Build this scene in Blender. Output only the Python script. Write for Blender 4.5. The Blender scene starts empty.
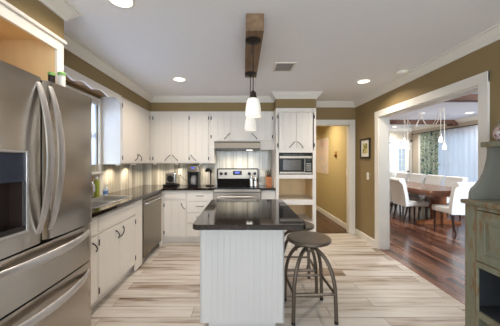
import bpy, bmesh, math, random
from mathutils import Vector, Matrix
random.seed(7)
PI = math.pi
S = bpy.context.scene
C = S.collection

# ------------------------------------------------------------------ camera, world, big lights, exposure
cam_d = bpy.data.cameras.new('camera'); cam = bpy.data.objects.new('camera', cam_d); C.objects.link(cam)
cam.location = (0, 0, 1.36); cam.rotation_euler = (PI/2, 0, 0)
cam_d.sensor_width = 36; cam_d.lens = 18.0; cam_d.shift_x = 0.014; cam_d.shift_y = -0.005; cam_d.clip_start = 0.02
S.camera = cam
S.view_settings.view_transform = 'Standard'; S.view_settings.look = 'None'
S.view_settings.gamma = 1.0; S.view_settings.use_curve_mapping = False
S.view_settings.exposure = 0.28
W = bpy.data.worlds.new('sky'); S.world = W; W.use_nodes = True
W.node_tree.nodes['Background'].inputs[0].default_value = (0.72, 0.85, 1.0, 1)
W.node_tree.nodes['Background'].inputs[1].default_value = 0.7

def area(name, loc, direction, sx, sy, energy, color, parent=None, shape='RECTANGLE', spread=PI):
    l = bpy.data.lights.new(name, 'AREA'); l.shape = shape; l.size = sx; l.size_y = sy
    l.energy = energy; l.color = color; l.spread = spread
    o = bpy.data.objects.new(name, l); C.objects.link(o); o.location = loc
    o.rotation_euler = Vector(direction).to_track_quat('-Z', 'Y').to_euler()
    return o
DAY = (0.74, 0.86, 1.0)
WARM = (1.0, 0.88, 0.74)
area('daylight_dining_window', (6.35, 6.2, 1.35), (-1, 0, 0), 4.6, 2.0, 7, DAY)
area('daylight_sink_window', (-2.25, 2.56, 1.75), (1, 0, .15), 1.0, 0.9, 44, DAY)
area('rear_fill_light', (0.3, -2.85, 1.45), (0, 1, .30), 3.4, 1.9, 150, (0.90, 0.95, 1.0))  # general fill through an added window behind the camera, tilted up at the ceiling
area('dining_front_fill_light', (5.0, -0.45, 1.4), (-.08, 1, 0), 1.2, 1.7, 85, (0.84, 0.91, 1.0), spread=math.radians(62))  # added fill for the chair fronts, through an unseen window
CAN_W, CAN_DIN, HALL_W, UNDER_W, PEND_W = 9.4, 15, 20, 2.2, 3

# ------------------------------------------------------------------ helpers
def link(o): C.objects.link(o); return o

class MB:
    """collects shapes in world coordinates and links them as one mesh object"""
    def __init__(s): s.bm = bmesh.new()
    def merge(s, t):
        me = bpy.data.meshes.new('tmp'); t.to_mesh(me); t.free(); s.bm.from_mesh(me); bpy.data.meshes.remove(me)
    def box(s, x0, x1, y0, y1, z0, z1, bev=0.0, seg=2, rot=None, piv=None):
        t = bmesh.new(); bmesh.ops.create_cube(t, size=1)
        a, b, c = abs(x1-x0), abs(y1-y0), abs(z1-z0)
        for v in t.verts: v.co = Vector((v.co.x*a, v.co.y*b, v.co.z*c))
        if bev > 0: bmesh.ops.bevel(t, geom=t.edges[:], offset=min(bev, a*.45, b*.45, c*.45), segments=seg, affect='EDGES', profile=.5)
        ce = Vector(((x0+x1)/2, (y0+y1)/2, (z0+z1)/2))
        for v in t.verts:
            v.co += ce
            if rot is not None: v.co = Vector(piv) + rot @ (v.co - Vector(piv))
        s.merge(t); return s
    def tube(s, pts, r, n=8, cap=True, squash=None):
        pts = [Vector(p) for p in pts]; m = len(pts)
        rs = r if isinstance(r, (list, tuple)) else [r]*m
        t = bmesh.new(); rings = []; up = None
        for i, p in enumerate(pts):
            d = (pts[min(i+1, m-1)] - pts[max(i-1, 0)]).normalized()
            if up is None:
                up = Vector((0, 0, 1)) if abs(d.z) < .9 else Vector((1, 0, 0))
            u = (up - d*up.dot(d)).normalized(); w = d.cross(u); up = u
            q = squash or (1, 1)
            rings.append([t.verts.new(p + (u*math.cos(k*2*PI/n)*q[0] + w*math.sin(k*2*PI/n)*q[1])*rs[i]) for k in range(n)])
        for a, b in zip(rings, rings[1:]):
            for k in range(n): t.faces.new((a[k], a[(k+1) % n], b[(k+1) % n], b[k]))
        if cap:
            t.faces.new(rings[0][::-1]); t.faces.new(rings[-1])
        s.merge(t); return s
    def lathe(s, cx, cy, prof, n=24, axis='Z', cz=0.0, close=True):
        t = bmesh.new(); rings = []
        for r, h in prof:
            ring = []
            for k in range(n):
                a = 2*PI*k/n; u, v = r*math.cos(a), r*math.sin(a)
                if axis == 'Z': co = (cx+u, cy+v, cz+h)
                elif axis == 'X': co = (cx+h, cy+u, cz+v)
                else: co = (cx+u, cy+h, cz+v)
                ring.append(t.verts.new(co))
            rings.append(ring)
        for a, b in zip(rings, rings[1:]):
            for k in range(n): t.faces.new((a[k], a[(k+1) % n], b[(k+1) % n], b[k]))
        if close: t.faces.new(rings[0][::-1]); t.faces.new(rings[-1])
        bmesh.ops.recalc_face_normals(t, faces=t.faces[:])
        s.merge(t); return s
    def prism(s, poly, axis, a, b, bev=0.0):
        """poly is 2D; axis X -> (y,z), Y -> (x,z), Z -> (x,y)"""
        t = bmesh.new()
        def P(p, h): return {'X': (h, p[0], p[1]), 'Y': (p[0], h, p[1]), 'Z': (p[0], p[1], h)}[axis]
        lo = [t.verts.new(P(p, a)) for p in poly]; hi = [t.verts.new(P(p, b)) for p in poly]
        n = len(poly)
        for k in range(n): t.faces.new((lo[k], lo[(k+1) % n], hi[(k+1) % n], hi[k]))
        f1 = t.faces.new(lo[::-1]); f2 = t.faces.new(hi)
        if bev > 0:
            ed = [e for e in t.edges if (e in f1.edges[:] or e in f2.edges[:])]
            bmesh.ops.bevel(t, geom=ed, offset=bev, segments=3, affect='EDGES', profile=.5)
        bmesh.ops.triangulate(t, faces=[f for f in t.faces if len(f.verts) > 4])
        bmesh.ops.recalc_face_normals(t, faces=t.faces[:])
        s.merge(t); return s
    def sphere(s, c, r, sx=1, sy=1, sz=1, n=16):
        t = bmesh.new(); bmesh.ops.create_uvsphere(t, u_segments=n, v_segments=max(6, n//2), radius=r)
        for v in t.verts: v.co = Vector((v.co.x*sx, v.co.y*sy, v.co.z*sz)) + Vector(c)
        s.merge(t); return s
    def build(s, name, mat, parent=None, smooth=True, angle=38):
        me = bpy.data.meshes.new(name)
        base = Vector((0, 0, 0))
        if parent is not None:
            p = parent
            while p is not None: base += p.location; p = p.parent
        bmesh.ops.translate(s.bm, verts=s.bm.verts[:], vec=-base)
        s.bm.normal_update(); s.bm.to_mesh(me); s.bm.free()
        if smooth:
            me.polygons.foreach_set('use_smooth', [True]*len(me.polygons))
            me.set_sharp_from_angle(angle=math.radians(angle))
        for m_ in (mat if isinstance(mat, (list, tuple)) else [mat]): me.materials.append(m_)
        o = bpy.data.objects.new(name, me); link(o)
        if parent is not None: o.parent = parent
        if smooth:
            w = o.modifiers.new('normals', 'WEIGHTED_NORMAL'); w.keep_sharp = True; w.weight = 80
        return o

def tag(o, label, cat, group=None):
    o['label'] = label; o['category'] = cat
    if group: o['group'] = group
    return o
def thing(name, label, cat, loc, group=None):
    o = bpy.data.objects.new(name, None); link(o); o.location = loc; o.empty_display_size = .1
    return tag(o, label, cat, group)
def struct(name, mb, m, parent=None):
    o = mb.build(name, m, parent); o['kind'] = 'structure'; return o
def copy_tree(o, parent=None):
    c = o.copy(); link(c)
    if parent is not None: c.parent = parent
    for ch in list(o.children): copy_tree(ch, c)
    return c
def rrect(x0, x1, y0, y1, r, n=5):
    pts = []
    for cx, cy, a0 in ((x1-r, y0+r, -PI/2), (x1-r, y1-r, 0), (x0+r, y1-r, PI/2), (x0+r, y0+r, PI)):
        for k in range(n+1):
            a = a0 + PI/2*k/n; pts.append((cx+r*math.cos(a), cy+r*math.sin(a)))
    return pts
def arch(p0, p1, nrm, bow, n=8):
    p0, p1, nrm = Vector(p0), Vector(p1), Vector(nrm)
    return [p0.lerp(p1, k/n) + nrm*bow*math.sin(PI*k/n)**.6 for k in range(n+1)]

# ------------------------------------------------------------------ materials
def srgb(r, g, b):
    f = lambda c: (c/255/12.92) if c/255 <= .04045 else ((c/255+.055)/1.055)**2.4
    return (f(r), f(g), f(b), 1)
def N(nt, t, **kw):
    n = nt.nodes.new(t)
    for k, v in kw.items():
        if k.startswith('_'): setattr(n, k[1:], v)
    return n
def mat(name, col, rough=.5, metal=0.0, var=.06, scale=6.0, stretch=(1, 1, 1), bump=0.0, spec=.5, coat=0.0, emit=0.0, emcol=None, trans=0.0, alpha=1.0, coord='Object', col2=None):
    m = bpy.data.materials.new(name); m.use_nodes = True; nt = m.node_tree; b = nt.nodes['Principled BSDF']
    tc = N(nt, 'ShaderNodeTexCoord'); mp = N(nt, 'ShaderNodeMapping'); mp.inputs['Scale'].default_value = stretch
    nt.links.new(tc.outputs[coord], mp.inputs[0])
    no = N(nt, 'ShaderNodeTexNoise'); no.inputs['Scale'].default_value = scale; no.inputs['Detail'].default_value = 4
    nt.links.new(mp.outputs[0], no.inputs['Vector'])
    mx = N(nt, 'ShaderNodeMix', _data_type='RGBA')
    c2 = col2 or tuple(max(0, c*(1-2*var)) for c in col[:3]) + (1,)
    c1 = col if col2 else tuple(min(1, c*(1+var)) for c in col[:3]) + (1,)
    mx.inputs[6].default_value = c1; mx.inputs[7].default_value = c2
    nt.links.new(no.outputs['Fac'], mx.inputs[0]); nt.links.new(mx.outputs[2], b.inputs['Base Color'])
    b.inputs['Roughness'].default_value = rough; b.inputs['Metallic'].default_value = metal
    b.inputs['Specular IOR Level'].default_value = spec; b.inputs['Coat Weight'].default_value = coat
    b.inputs['Coat Roughness'].default_value = .05
    b.inputs['Transmission Weight'].default_value = trans; b.inputs['Alpha'].default_value = alpha
    if emit:
        b.inputs['Emission Color'].default_value = emcol or col; b.inputs['Emission Strength'].default_value = emit
    if bump:
        bp = N(nt, 'ShaderNodeBump'); bp.inputs['Strength'].default_value = bump; bp.inputs['Distance'].default_value = .01
        nt.links.new(no.outputs['Fac'], bp.inputs['Height']); nt.links.new(bp.outputs[0], b.inputs['Normal'])
    return m

def ramp(nt, stops):
    r = N(nt, 'ShaderNodeValToRGB'); el = r.color_ramp.elements
    el[0].position, el[0].color = stops[0]; el[1].position, el[1].color = stops[-1]
    for p, c in stops[1:-1]:
        e = el.new(p); e.color = c
    return r

def plank_mat(name, stops, plank_l, plank_w, along, rough=.35, mortar=None, mortar_size=.0025, noise=(1.1, 16.0), contrast=1.0, bump=.0, coat=0.0, rand=.5, spec=.5):
    """planks from world position; along='X', 'Y' (floors) or 'Z' (upright planks on a wall, the face coordinate is x+y)"""
    m = bpy.data.materials.new(name); m.use_nodes = True; nt = m.node_tree; b = nt.nodes['Principled BSDF']
    g = N(nt, 'ShaderNodeNewGeometry'); sp = N(nt, 'ShaderNodeSeparateXYZ'); nt.links.new(g.outputs['Position'], sp.inputs[0])
    cb = N(nt, 'ShaderNodeCombineXYZ')
    if along == 'X': nt.links.new(sp.outputs[0], cb.inputs[0]); nt.links.new(sp.outputs[1], cb.inputs[1])
    elif along == 'Y': nt.links.new(sp.outputs[1], cb.inputs[0]); nt.links.new(sp.outputs[0], cb.inputs[1])
    else:
        ad = N(nt, 'ShaderNodeMath', _operation='ADD'); nt.links.new(sp.outputs[0], ad.inputs[0]); nt.links.new(sp.outputs[1], ad.inputs[1])
        nt.links.new(sp.outputs[2], cb.inputs[0]); nt.links.new(ad.outputs[0], cb.inputs[1])
    br = N(nt, 'ShaderNodeTexBrick'); br.offset = .37; br.offset_frequency = 2; br.squash = 1
    br.inputs['Color1'].default_value = (0, 0, 0, 1); br.inputs['Color2'].default_value = (1, 1, 1, 1); br.inputs['Mortar'].default_value = (.5, .5, .5, 1)
    br.inputs['Scale'].default_value = 1; br.inputs['Mortar Size'].default_value = mortar_size
    br.inputs['Brick Width'].default_value = plank_l; br.inputs['Row Height'].default_value = plank_w; br.inputs['Bias'].default_value = 0
    br.inputs['Mortar Smooth'].default_value = .1
    nt.links.new(cb.outputs[0], br.inputs['Vector'])
    # shift the grain by each plank's random value
    sc = N(nt, 'ShaderNodeVectorMath', _operation='MULTIPLY'); sc.inputs[1].default_value = (noise[0], noise[1], 1); nt.links.new(cb.outputs[0], sc.inputs[0])
    sh = N(nt, 'ShaderNodeVectorMath', _operation='MULTIPLY'); sh.inputs[1].default_value = (37, 53, 91); nt.links.new(br.outputs['Color'], sh.inputs[0])
    av = N(nt, 'ShaderNodeVectorMath', _operation='ADD'); nt.links.new(sc.outputs[0], av.inputs[0]); nt.links.new(sh.outputs[0], av.inputs[1])
    no = N(nt, 'ShaderNodeTexNoise'); no.inputs['Scale'].default_value = 1; no.inputs['Detail'].default_value = 5; no.inputs['Roughness'].default_value = .6
    nt.links.new(av.outputs[0], no.inputs['Vector'])
    sepc = N(nt, 'ShaderNodeSeparateColor'); nt.links.new(br.outputs['Color'], sepc.inputs[0])
    m1 = N(nt, 'ShaderNodeMath', _operation='MULTIPLY_ADD'); m1.inputs[1].default_value = rand*.5; m1.inputs[2].default_value = -rand*.25
    nt.links.new(sepc.outputs[0], m1.inputs[0])
    m2 = N(nt, 'ShaderNodeMath', _operation='ADD'); nt.links.new(no.outputs['Fac'], m2.inputs[0]); nt.links.new(m1.outputs[0], m2.inputs[1])
    r = ramp(nt, stops); nt.links.new(m2.outputs[0], r.inputs[0])
    mx = N(nt, 'ShaderNodeMix', _data_type='RGBA'); nt.links.new(br.outputs['Fac'], mx.inputs[0]); nt.links.new(r.outputs[0], mx.inputs[6])
    mx.inputs[7].default_value = mortar or stops[0][1]
    nt.links.new(mx.outputs[2], b.inputs['Base Color'])
    b.inputs['Roughness'].default_value = rough; b.inputs['Coat Weight'].default_value = coat; b.inputs['Coat Roughness'].default_value = .12
    b.inputs['Specular IOR Level'].default_value = spec
    if bump:
        bp = N(nt, 'ShaderNodeBump'); bp.inputs['Strength'].default_value = bump; bp.inputs['Distance'].default_value = .004; bp.invert = True
        nt.links.new(br.outputs['Fac'], bp.inputs['Height']); nt.links.new(bp.outputs[0], b.inputs['Normal'])
    return m

M = {}
M['olive'] = mat('olive_wall_paint', srgb(144, 123, 84), .75, var=.02, scale=3)
M['mustard'] = mat('mustard_hall_paint', srgb(186, 166, 116), .7, var=.02, scale=3)
M['tan'] = mat('tan_dining_paint', srgb(198, 183, 162), .75, var=.02, scale=3)
M['ceiling'] = mat('ceiling_paint', srgb(243, 243, 245), .85, var=.015, scale=40, bump=.05)
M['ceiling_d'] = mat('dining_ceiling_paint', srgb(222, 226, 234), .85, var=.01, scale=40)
M['cream'] = mat('cream_cabinet_paint', srgb(239, 232, 223), .42, var=.02, scale=5)
M['white'] = mat('white_trim_paint', srgb(232, 228, 219), .42, var=.015, scale=5)
M['island'] = mat('island_paint', srgb(208, 206, 204), .42, var=.015, scale=5)
M['wood_in'] = mat('honey_plywood', srgb(240, 208, 158), .5, var=.1, scale=3, stretch=(3, 3, .5))
M['bronze'] = mat('dark_bronze', srgb(34, 26, 21), .6, .1, var=.1)
M['steel'] = mat('brushed_steel', srgb(144, 134, 120), .24, 1.0, var=.05, scale=3, stretch=(1, 1, 60))
M['steel_v'] = mat('steel_handle', srgb(214, 210, 207), .4, 1.0, var=.04, scale=3)
M['steel_d'] = mat('dark_steel_trim', srgb(70, 66, 64), .35, .8, var=.05)
M['black'] = mat('black_plastic', srgb(22, 20, 19), .35, var=.1, spec=.3)
M['blackglass'] = mat('black_glass', srgb(12, 12, 13), .10, var=.1, spec=.3)
M['gasket'] = mat('dark_gasket', srgb(40, 36, 34), .6, var=.1)
M['gun'] = mat('gunmetal_bronze', srgb(116, 105, 94), .42, .75, var=.12, scale=9)
M['gunseat'] = mat('gunmetal_seat', srgb(126, 116, 105), .36, .7, var=.12, scale=9)
M['rubber'] = mat('rubber_foot', srgb(30, 29, 28), .7, var=.1)
M['plate'] = mat('wall_plate_plastic', srgb(236, 230, 214), .4, var=.01)
M['beamwood'] = mat('reclaimed_beam_wood', srgb(162, 132, 100), .75, scale=2.6, stretch=(9, 1.2, 9), bump=.3, col2=srgb(70, 49, 34))
M['dbeam'] = mat('dining_beam_wood', srgb(112, 72, 52), .7, scale=3, stretch=(1, 8, 8), bump=.2, col2=srgb(60, 36, 26))
M['table'] = mat('reddish_table_wood', srgb(150, 92, 56), .25, scale=2.5, stretch=(8, 1, 8), coat=.4, col2=srgb(88, 46, 28))
M['uphol'] = mat('cream_upholstery', srgb(214, 211, 206), .6, var=.03, scale=30, bump=.03)
M['darkleg'] = mat('espresso_wood', srgb(44, 26, 20), .4, var=.15)
M['knifewood'] = mat('orange_block_wood', srgb(186, 112, 52), .45, var=.12, scale=5, stretch=(6, 6, 1))
M['can_emit'] = mat('lit_lamp_face', srgb(255, 246, 230), .5, emit=4.0, emcol=(1, .93, .82, 1))
M['bulb'] = mat('lit_bulb', srgb(255, 226, 180), .3, emit=2.5, emcol=(1, .84, .60, 1))
M['bulb_d'] = mat('lit_swag_bulb', srgb(255, 226, 180), .3, emit=3.0, emcol=(1, .88, .68, 1))
M['matteblack'] = mat('matte_black_enamel', srgb(16, 15, 15), .6, var=.1, spec=.05)
M['steel_l'] = mat('pale_steel', srgb(196, 186, 172), .42, .5, var=.04)
M['display'] = mat('blue_display', srgb(40, 50, 160), .3, emit=.7, emcol=(.10, .16, .9, 1))
M['blackmat'] = mat('picture_frame_black', srgb(30, 24, 20), .4, var=.1)
M['paper'] = mat('white_paper', srgb(236, 232, 220), .7, var=.02)
M['green'] = mat('green_plastic', srgb(124, 170, 92), .4, var=.05)
M['jarwhite'] = mat('white_container', srgb(225, 224, 218), .4, var=.03)
M['darkjar'] = mat('dark_glass_jar', srgb(46, 34, 34), .15, var=.1)
M['soap'] = mat('clear_soap', srgb(206, 216, 224), .15, var=.03, coat=.3)
M['soaplabel'] = mat('blue_soap_label', srgb(90, 130, 190), .4, var=.1)
M['limesoap'] = mat('lime_dish_liquid', srgb(150, 160, 62), .25, var=.05)
M['tanboard'] = mat('cutting_board_wood', srgb(150, 112, 72), .5, var=.12, scale=4, stretch=(5, 5, 1))
M['fridge'] = mat('fridge_steel', srgb(192, 183, 172), .24, 1.0, var=.04, scale=2, stretch=(1, 1, 40))
_nt = M['fridge'].node_tree; _b = _nt.nodes['Principled BSDF']; _tg = _nt.nodes.new('ShaderNodeTangent'); _tg.direction_type = 'RADIAL'; _tg.axis = 'Z'
_nt.links.new(_tg.outputs[0], _b.inputs['Tangent']); _b.inputs['Anisotropic'].default_value = .6
M['hoodsteel'] = mat('brownish_hood_steel', srgb(126, 115, 101), .4, 1.0, var=.05, scale=3, stretch=(1, 60, 60))
M['steel_b'] = mat('hood_steel', srgb(156, 148, 137), .36, 1.0, var=.05, scale=3, stretch=(1, 60, 60))
M['sinksteel'] = mat('satin_sink_steel', srgb(186, 182, 175), .4, .6, var=.03)
M['silver'] = mat('polished_silver', srgb(206, 204, 202), .16, 1.0, var=.03)
M['thermo'] = mat('brass_bell', srgb(150, 110, 50), .35, .7, var=.15)
M['blackwire'] = mat('black_cord', srgb(34, 28, 26), .6, var=.05)
M['whitecord'] = mat('white_cord', srgb(226, 214, 196), .6, var=.03)

def speckle(name, base, fleck, rough):
    m = bpy.data.materials.new(name); m.use_nodes = True; nt = m.node_tree; b = nt.nodes['Principled BSDF']
    g = N(nt, 'ShaderNodeNewGeometry')
    v = N(nt, 'ShaderNodeTexVoronoi'); v.inputs['Scale'].default_value = 220; nt.links.new(g.outputs['Position'], v.inputs['Vector'])
    no = N(nt, 'ShaderNodeTexNoise'); no.inputs['Scale'].default_value = 30; no.inputs['Detail'].default_value = 6; nt.links.new(g.outputs['Position'], no.inputs['Vector'])
    sc = N(nt, 'ShaderNodeSeparateColor'); nt.links.new(v.outputs['Color'], sc.inputs[0])
    mu = N(nt, 'ShaderNodeMath', _operation='MULTIPLY'); nt.links.new(sc.outputs[0], mu.inputs[0]); nt.links.new(no.outputs['Fac'], mu.inputs[1])
    r = ramp(nt, [(.0, base), (.42, base), (.62, fleck)]); nt.links.new(mu.outputs[0], r.inputs[0])
    nt.links.new(r.outputs[0], b.inputs['Base Color']); b.inputs['Roughness'].default_value = rough
    b.inputs['Specular IOR Level'].default_value = .55
    return m
M['granite'] = speckle('dark_polished_granite', srgb(32, 23, 19), srgb(92, 72, 58), .06)

M['tile'] = plank_mat('whitewashed_plank_tile', [(.26, srgb(112, 90, 72)), (.35, srgb(150, 131, 114)), (.43, srgb(186, 174, 161)), (.55, srgb(207, 199, 190)), (.8, srgb(217, 212, 205))],
                      1.22, .155, 'X', rough=.42, mortar=srgb(150, 132, 114), mortar_size=.003, noise=(1.1, 13), bump=.25, rand=.32)
M['hardwood'] = plank_mat('reddish_hardwood', [(.25, srgb(56, 33, 26)), (.42, srgb(86, 53, 40)), (.55, srgb(110, 71, 54)), (.75, srgb(136, 95, 75))],
                      1.1, .078, 'Y', rough=.2, mortar=srgb(40, 22, 16), mortar_size=.0015, noise=(1.5, 24), rand=1.2, coat=.25)
M['hallwood'] = plank_mat('hall_hardwood', [(.25, srgb(40, 25, 16)), (.45, srgb(64, 42, 27)), (.75, srgb(88, 62, 42))],
                      1.2, .10, 'Y', rough=.35, mortar=srgb(40, 24, 12), mortar_size=.0015, noise=(1.5, 24), rand=.8)
M['splash'] = plank_mat('striped_stone_splash', [(.22, srgb(132, 122, 104)), (.38, srgb(162, 154, 136)), (.50, srgb(184, 178, 160)), (.62, srgb(200, 195, 180)), (.8, srgb(216, 212, 200))],
                      2.4, .105, 'Z', rough=.22, mortar=srgb(120, 110, 96), mortar_size=.002, noise=(.6, 11), rand=.6, coat=.3)

def fabric_light(name, col, transp, tl, pattern=None):
    m = bpy.data.materials.new(name); m.use_nodes = True; nt = m.node_tree; nt.nodes.remove(nt.nodes['Principled BSDF'])
    out = nt.nodes['Material Output']
    d = N(nt, 'ShaderNodeBsdfDiffuse'); t = N(nt, 'ShaderNodeBsdfTranslucent'); x = N(nt, 'ShaderNodeBsdfTransparent')
    a = N(nt, 'ShaderNodeMixShader'); a.inputs[0].default_value = tl; b = N(nt, 'ShaderNodeMixShader'); b.inputs[0].default_value = transp
    nt.links.new(d.outputs[0], a.inputs[1]); nt.links.new(t.outputs[0], a.inputs[2]); nt.links.new(a.outputs[0], b.inputs[1]); nt.links.new(x.outputs[0], b.inputs[2])
    nt.links.new(b.outputs[0], out.inputs[0])
    tc = N(nt, 'ShaderNodeNewGeometry'); no = N(nt, 'ShaderNodeTexNoise'); no.inputs['Scale'].default_value = 16 if pattern else 30
    no.inputs['Detail'].default_value = 3; no.inputs['Distortion'].default_value = 1.6 if pattern else 0
    nt.links.new(tc.outputs['Position'], no.inputs['Vector'])
    r = ramp(nt, pattern or [(.3, tuple(c*.97 for c in col[:3])+(1,)), (.7, col)]); nt.links.new(no.outputs['Fac'], r.inputs[0])
    nt.links.new(r.outputs[0], d.inputs[0]); nt.links.new(r.outputs[0], t.inputs[0])
    return m
M['sheer'] = fabric_light('sheer_white_fabric', srgb(236, 240, 250), .12, .72)
M['blind'] = fabric_light('white_blind_slats', srgb(236, 240, 248), 0, .55)
M['drape'] = fabric_light('floral_drape_fabric', srgb(120, 140, 130), .0, .25, [(.36, srgb(66, 92, 104)), (.46, srgb(104, 124, 112)), (.52, srgb(214, 216, 190)), (.57, srgb(124, 138, 104)), (.68, srgb(214, 218, 212))])

def glass(name, tint=(.95, .98, 1, 1), rough=0.0, mixf=.12):
    m = bpy.data.materials.new(name); m.use_nodes = True; nt = m.node_tree; nt.nodes.remove(nt.nodes['Principled BSDF'])
    a = N(nt, 'ShaderNodeBsdfTransparent'); a.inputs[0].default_value = tint; b = N(nt, 'ShaderNodeBsdfGlossy'); b.inputs['Roughness'].default_value = rough
    x = N(nt, 'ShaderNodeMixShader'); x.inputs[0].default_value = mixf
    nt.links.new(a.outputs[0], x.inputs[1]); nt.links.new(b.outputs[0], x.inputs[2]); nt.links.new(x.outputs[0], nt.nodes['Material Output'].inputs[0])
    return m
M['pane'] = glass('window_glass', mixf=.06)
M['jarglass'] = glass('clear_jar_glass', mixf=.18)

def shade_mat():
    m = mat('lit_alabaster_shade', srgb(244, 240, 232), .3, emit=1.0)
    nt = m.node_tree; b = nt.nodes['Principled BSDF']
    tc = N(nt, 'ShaderNodeTexCoord'); v = N(nt, 'ShaderNodeTexNoise'); v.inputs['Scale'].default_value = 22; v.inputs['Detail'].default_value = 6; v.inputs['Distortion'].default_value = 1.2
    nt.links.new(tc.outputs['Object'], v.inputs['Vector'])
    r = ramp(nt, [(.3, (1.0, .86, .66, 1)), (.5, (1, .95, .86, 1)), (.7, (1, 1, .97, 1))]); nt.links.new(v.outputs['Fac'], r.inputs[0])
    nt.links.new(r.outputs[0], b.inputs['Emission Color']); b.inputs['Emission Strength'].default_value = .21
    return m
M['shade'] = shade_mat()

def paint_distress():
    m = mat('distressed_sage_paint', srgb(160, 157, 130), .6, scale=5, stretch=(2.5, 2.5, .6), col2=srgb(92, 98, 88), bump=.1)
    nt = m.node_tree; b = nt.nodes['Principled BSDF']; src = b.inputs['Base Color'].links[0].from_socket
    tc = N(nt, 'ShaderNodeTexCoord'); no = N(nt, 'ShaderNodeTexNoise'); no.inputs['Scale'].default_value = 9; no.inputs['Detail'].default_value = 8; no.inputs['Roughness'].default_value = .7
    mp = N(nt, 'ShaderNodeMapping'); mp.inputs['Scale'].default_value = (2, 2, .6); nt.links.new(tc.outputs['Object'], mp.inputs[0]); nt.links.new(mp.outputs[0], no.inputs['Vector'])
    r = ramp(nt, [(.50, (0, 0, 0, 1)), (.62, (1, 1, 1, 1))]); nt.links.new(no.outputs['Fac'], r.inputs[0])
    mx = N(nt, 'ShaderNodeMix', _data_type='RGBA'); nt.links.new(r.outputs[0], mx.inputs[0]); nt.links.new(src, mx.inputs[6]); mx.inputs[7].default_value = srgb(128, 100, 66)
    nt.links.new(mx.outputs[2], b.inputs['Base Color'])
    return m
M['sage'] = paint_distress()
M['slate'] = mat('dark_slate_paint', srgb(128, 126, 116), .6, scale=4, stretch=(2, 2, .6), var=.12)
M['darkslate'] = mat('dark_shelf_tone', srgb(58, 60, 64), .6, scale=4, var=.12)  # darker tone for the inside of the hutch's open niche
M['edgewood'] = mat('worn_wood_edge', srgb(142, 112, 78), .6, var=.2, scale=8)

def art_mat(name, stops, scale, dist):
    m = bpy.data.materials.new(name); m.use_nodes = True; nt = m.node_tree; b = nt.nodes['Principled BSDF']
    tc = N(nt, 'ShaderNodeTexCoord'); no = N(nt, 'ShaderNodeTexNoise'); no.inputs['Scale'].default_value = scale; no.inputs['Distortion'].default_value = dist; no.inputs['Detail'].default_value = 3
    nt.links.new(tc.outputs['Object'], no.inputs['Vector'])
    r = ramp(nt, stops); nt.links.new(no.outputs['Fac'], r.inputs[0]); nt.links.new(r.outputs[0], b.inputs['Base Color']); b.inputs['Roughness'].default_value = .5
    return m
M['art'] = art_mat('botanical_print', [(.38, srgb(70, 84, 40)), (.46, srgb(140, 150, 60)), (.54, srgb(226, 214, 160)), (.64, srgb(190, 150, 70))], 14, 1)
M['poster'] = art_mat('faded_pink_print', [(.35, srgb(226, 196, 190)), (.5, srgb(222, 206, 180)), (.6, srgb(206, 196, 196)), (.7, srgb(214, 178, 160))], 6, .6)
M['candy'] = art_mat('red_white_candy', [(.42, srgb(176, 40, 40)), (.5, srgb(236, 226, 220)), (.58, srgb(236, 226, 220)), (.64, srgb(196, 70, 60))], 45, .3)

# ------------------------------------------------------------------ room shell
H = 2.44; XL, XR, YB = -1.85, 2.09, 4.64; YR = -2.6
HD = 2.48; XD, YD = 5.9, 8.7
struct('floor', MB().box(XL-.12, XR, YR-.12, YB+.02, -.06, 0), M['tile'])
struct('floor_dining', MB().box(XR+.035, XD+.12, -.1, YD+.12, -.06, 0), M['hardwood'])
struct('floor_hall', MB().box(.80, 2.05, YB+.02, 9.0, -.06, 0), M['hallwood'])
struct('trim_1', MB().box(XR, XR+.035, 2.2, 3.84, -.06, .004), M['table'])
struct('ceiling', MB().box(XL-.12, XR+.12, YR-.12, YB+.12, H, H+.06), M['ceiling'])
struct('ceiling_hall', MB().box(.70, 2.15, YB+.12, 9.1, H, H+.06), M['ceiling'])
struct('ceiling_dining', MB().box(XR+.12, XD+.12, -.1, YD+.12, HD, HD+.06), M['ceiling_d'])
WY0, WY1, WZ0, WZ1 = 2.02, 3.19, 1.22, 2.10
struct('wall_left', MB().box(XL-.12, XL, YR, WY0, 0, H).box(XL-.12, XL, WY1, YB+.12, 0, H).box(XL-.12, XL, WY0, WY1, 0, WZ0).box(XL-.12, XL, WY0, WY1, WZ1, H), M['olive'])
DX0, DX1, DZ = 1.22, 1.985, 2.03
struct('wall_back', MB().box(XL, DX0, YB, YB+.12, 0, H).box(DX1, XR, YB, YB+.12, 0, H).box(DX0, DX1, YB, YB+.12, DZ, H), M['olive'])
OY0, OY1, OZ = 2.2, 3.84, 2.03
struct('wall_right', MB().box(XR, XR+.12, YR, OY0, 0, H).box(XR, XR+.12, OY1, YB+.12, 0, H).box(XR, XR+.12, OY0, OY1, OZ, H), M['olive'])
struct('wall_rear', MB().box(XL, -1.4, YR-.12, YR, 0, H).box(2.0, XR, YR-.12, YR, 0, H).box(-1.4, 2.0, YR-.12, YR, 0, .5).box(-1.4, 2.0, YR-.12, YR, 2.35, H), M['olive'])
struct('wall_hall_right', MB().box(2.05, 2.15, YB+.12, 9.0, 0, H), M['mustard'])
struct('wall_hall_left', MB().box(.70, .80, YB+.12, 9.0, 0, H), M['mustard'])
struct('wall_hall_end', MB().box(.70, 2.15, 9.0, 9.1, 0, H), M['mustard'])
struct('wall_dining_left', MB().box(2.15, 2.25, YB+.12, YD, 0, HD).box(XR+.12, XR+.14, -.1, OY0-.1, 0, HD).box(XR+.12, XR+.14, OY1+.1, YB+.12, 0, HD).box(XR+.12, XR+.14, OY0-.1, OY1+.1, OZ+.1, HD), M['tan'])
PX0, PX1 = 5.06, 5.80
struct('wall_dining_back', MB().box(2.15, PX0, YD, YD+.12, 0, HD).box(PX1, XD, YD, YD+.12, 0, HD).box(PX0, PX1, YD, YD+.12, 2.0, HD), M['tan'])
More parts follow.
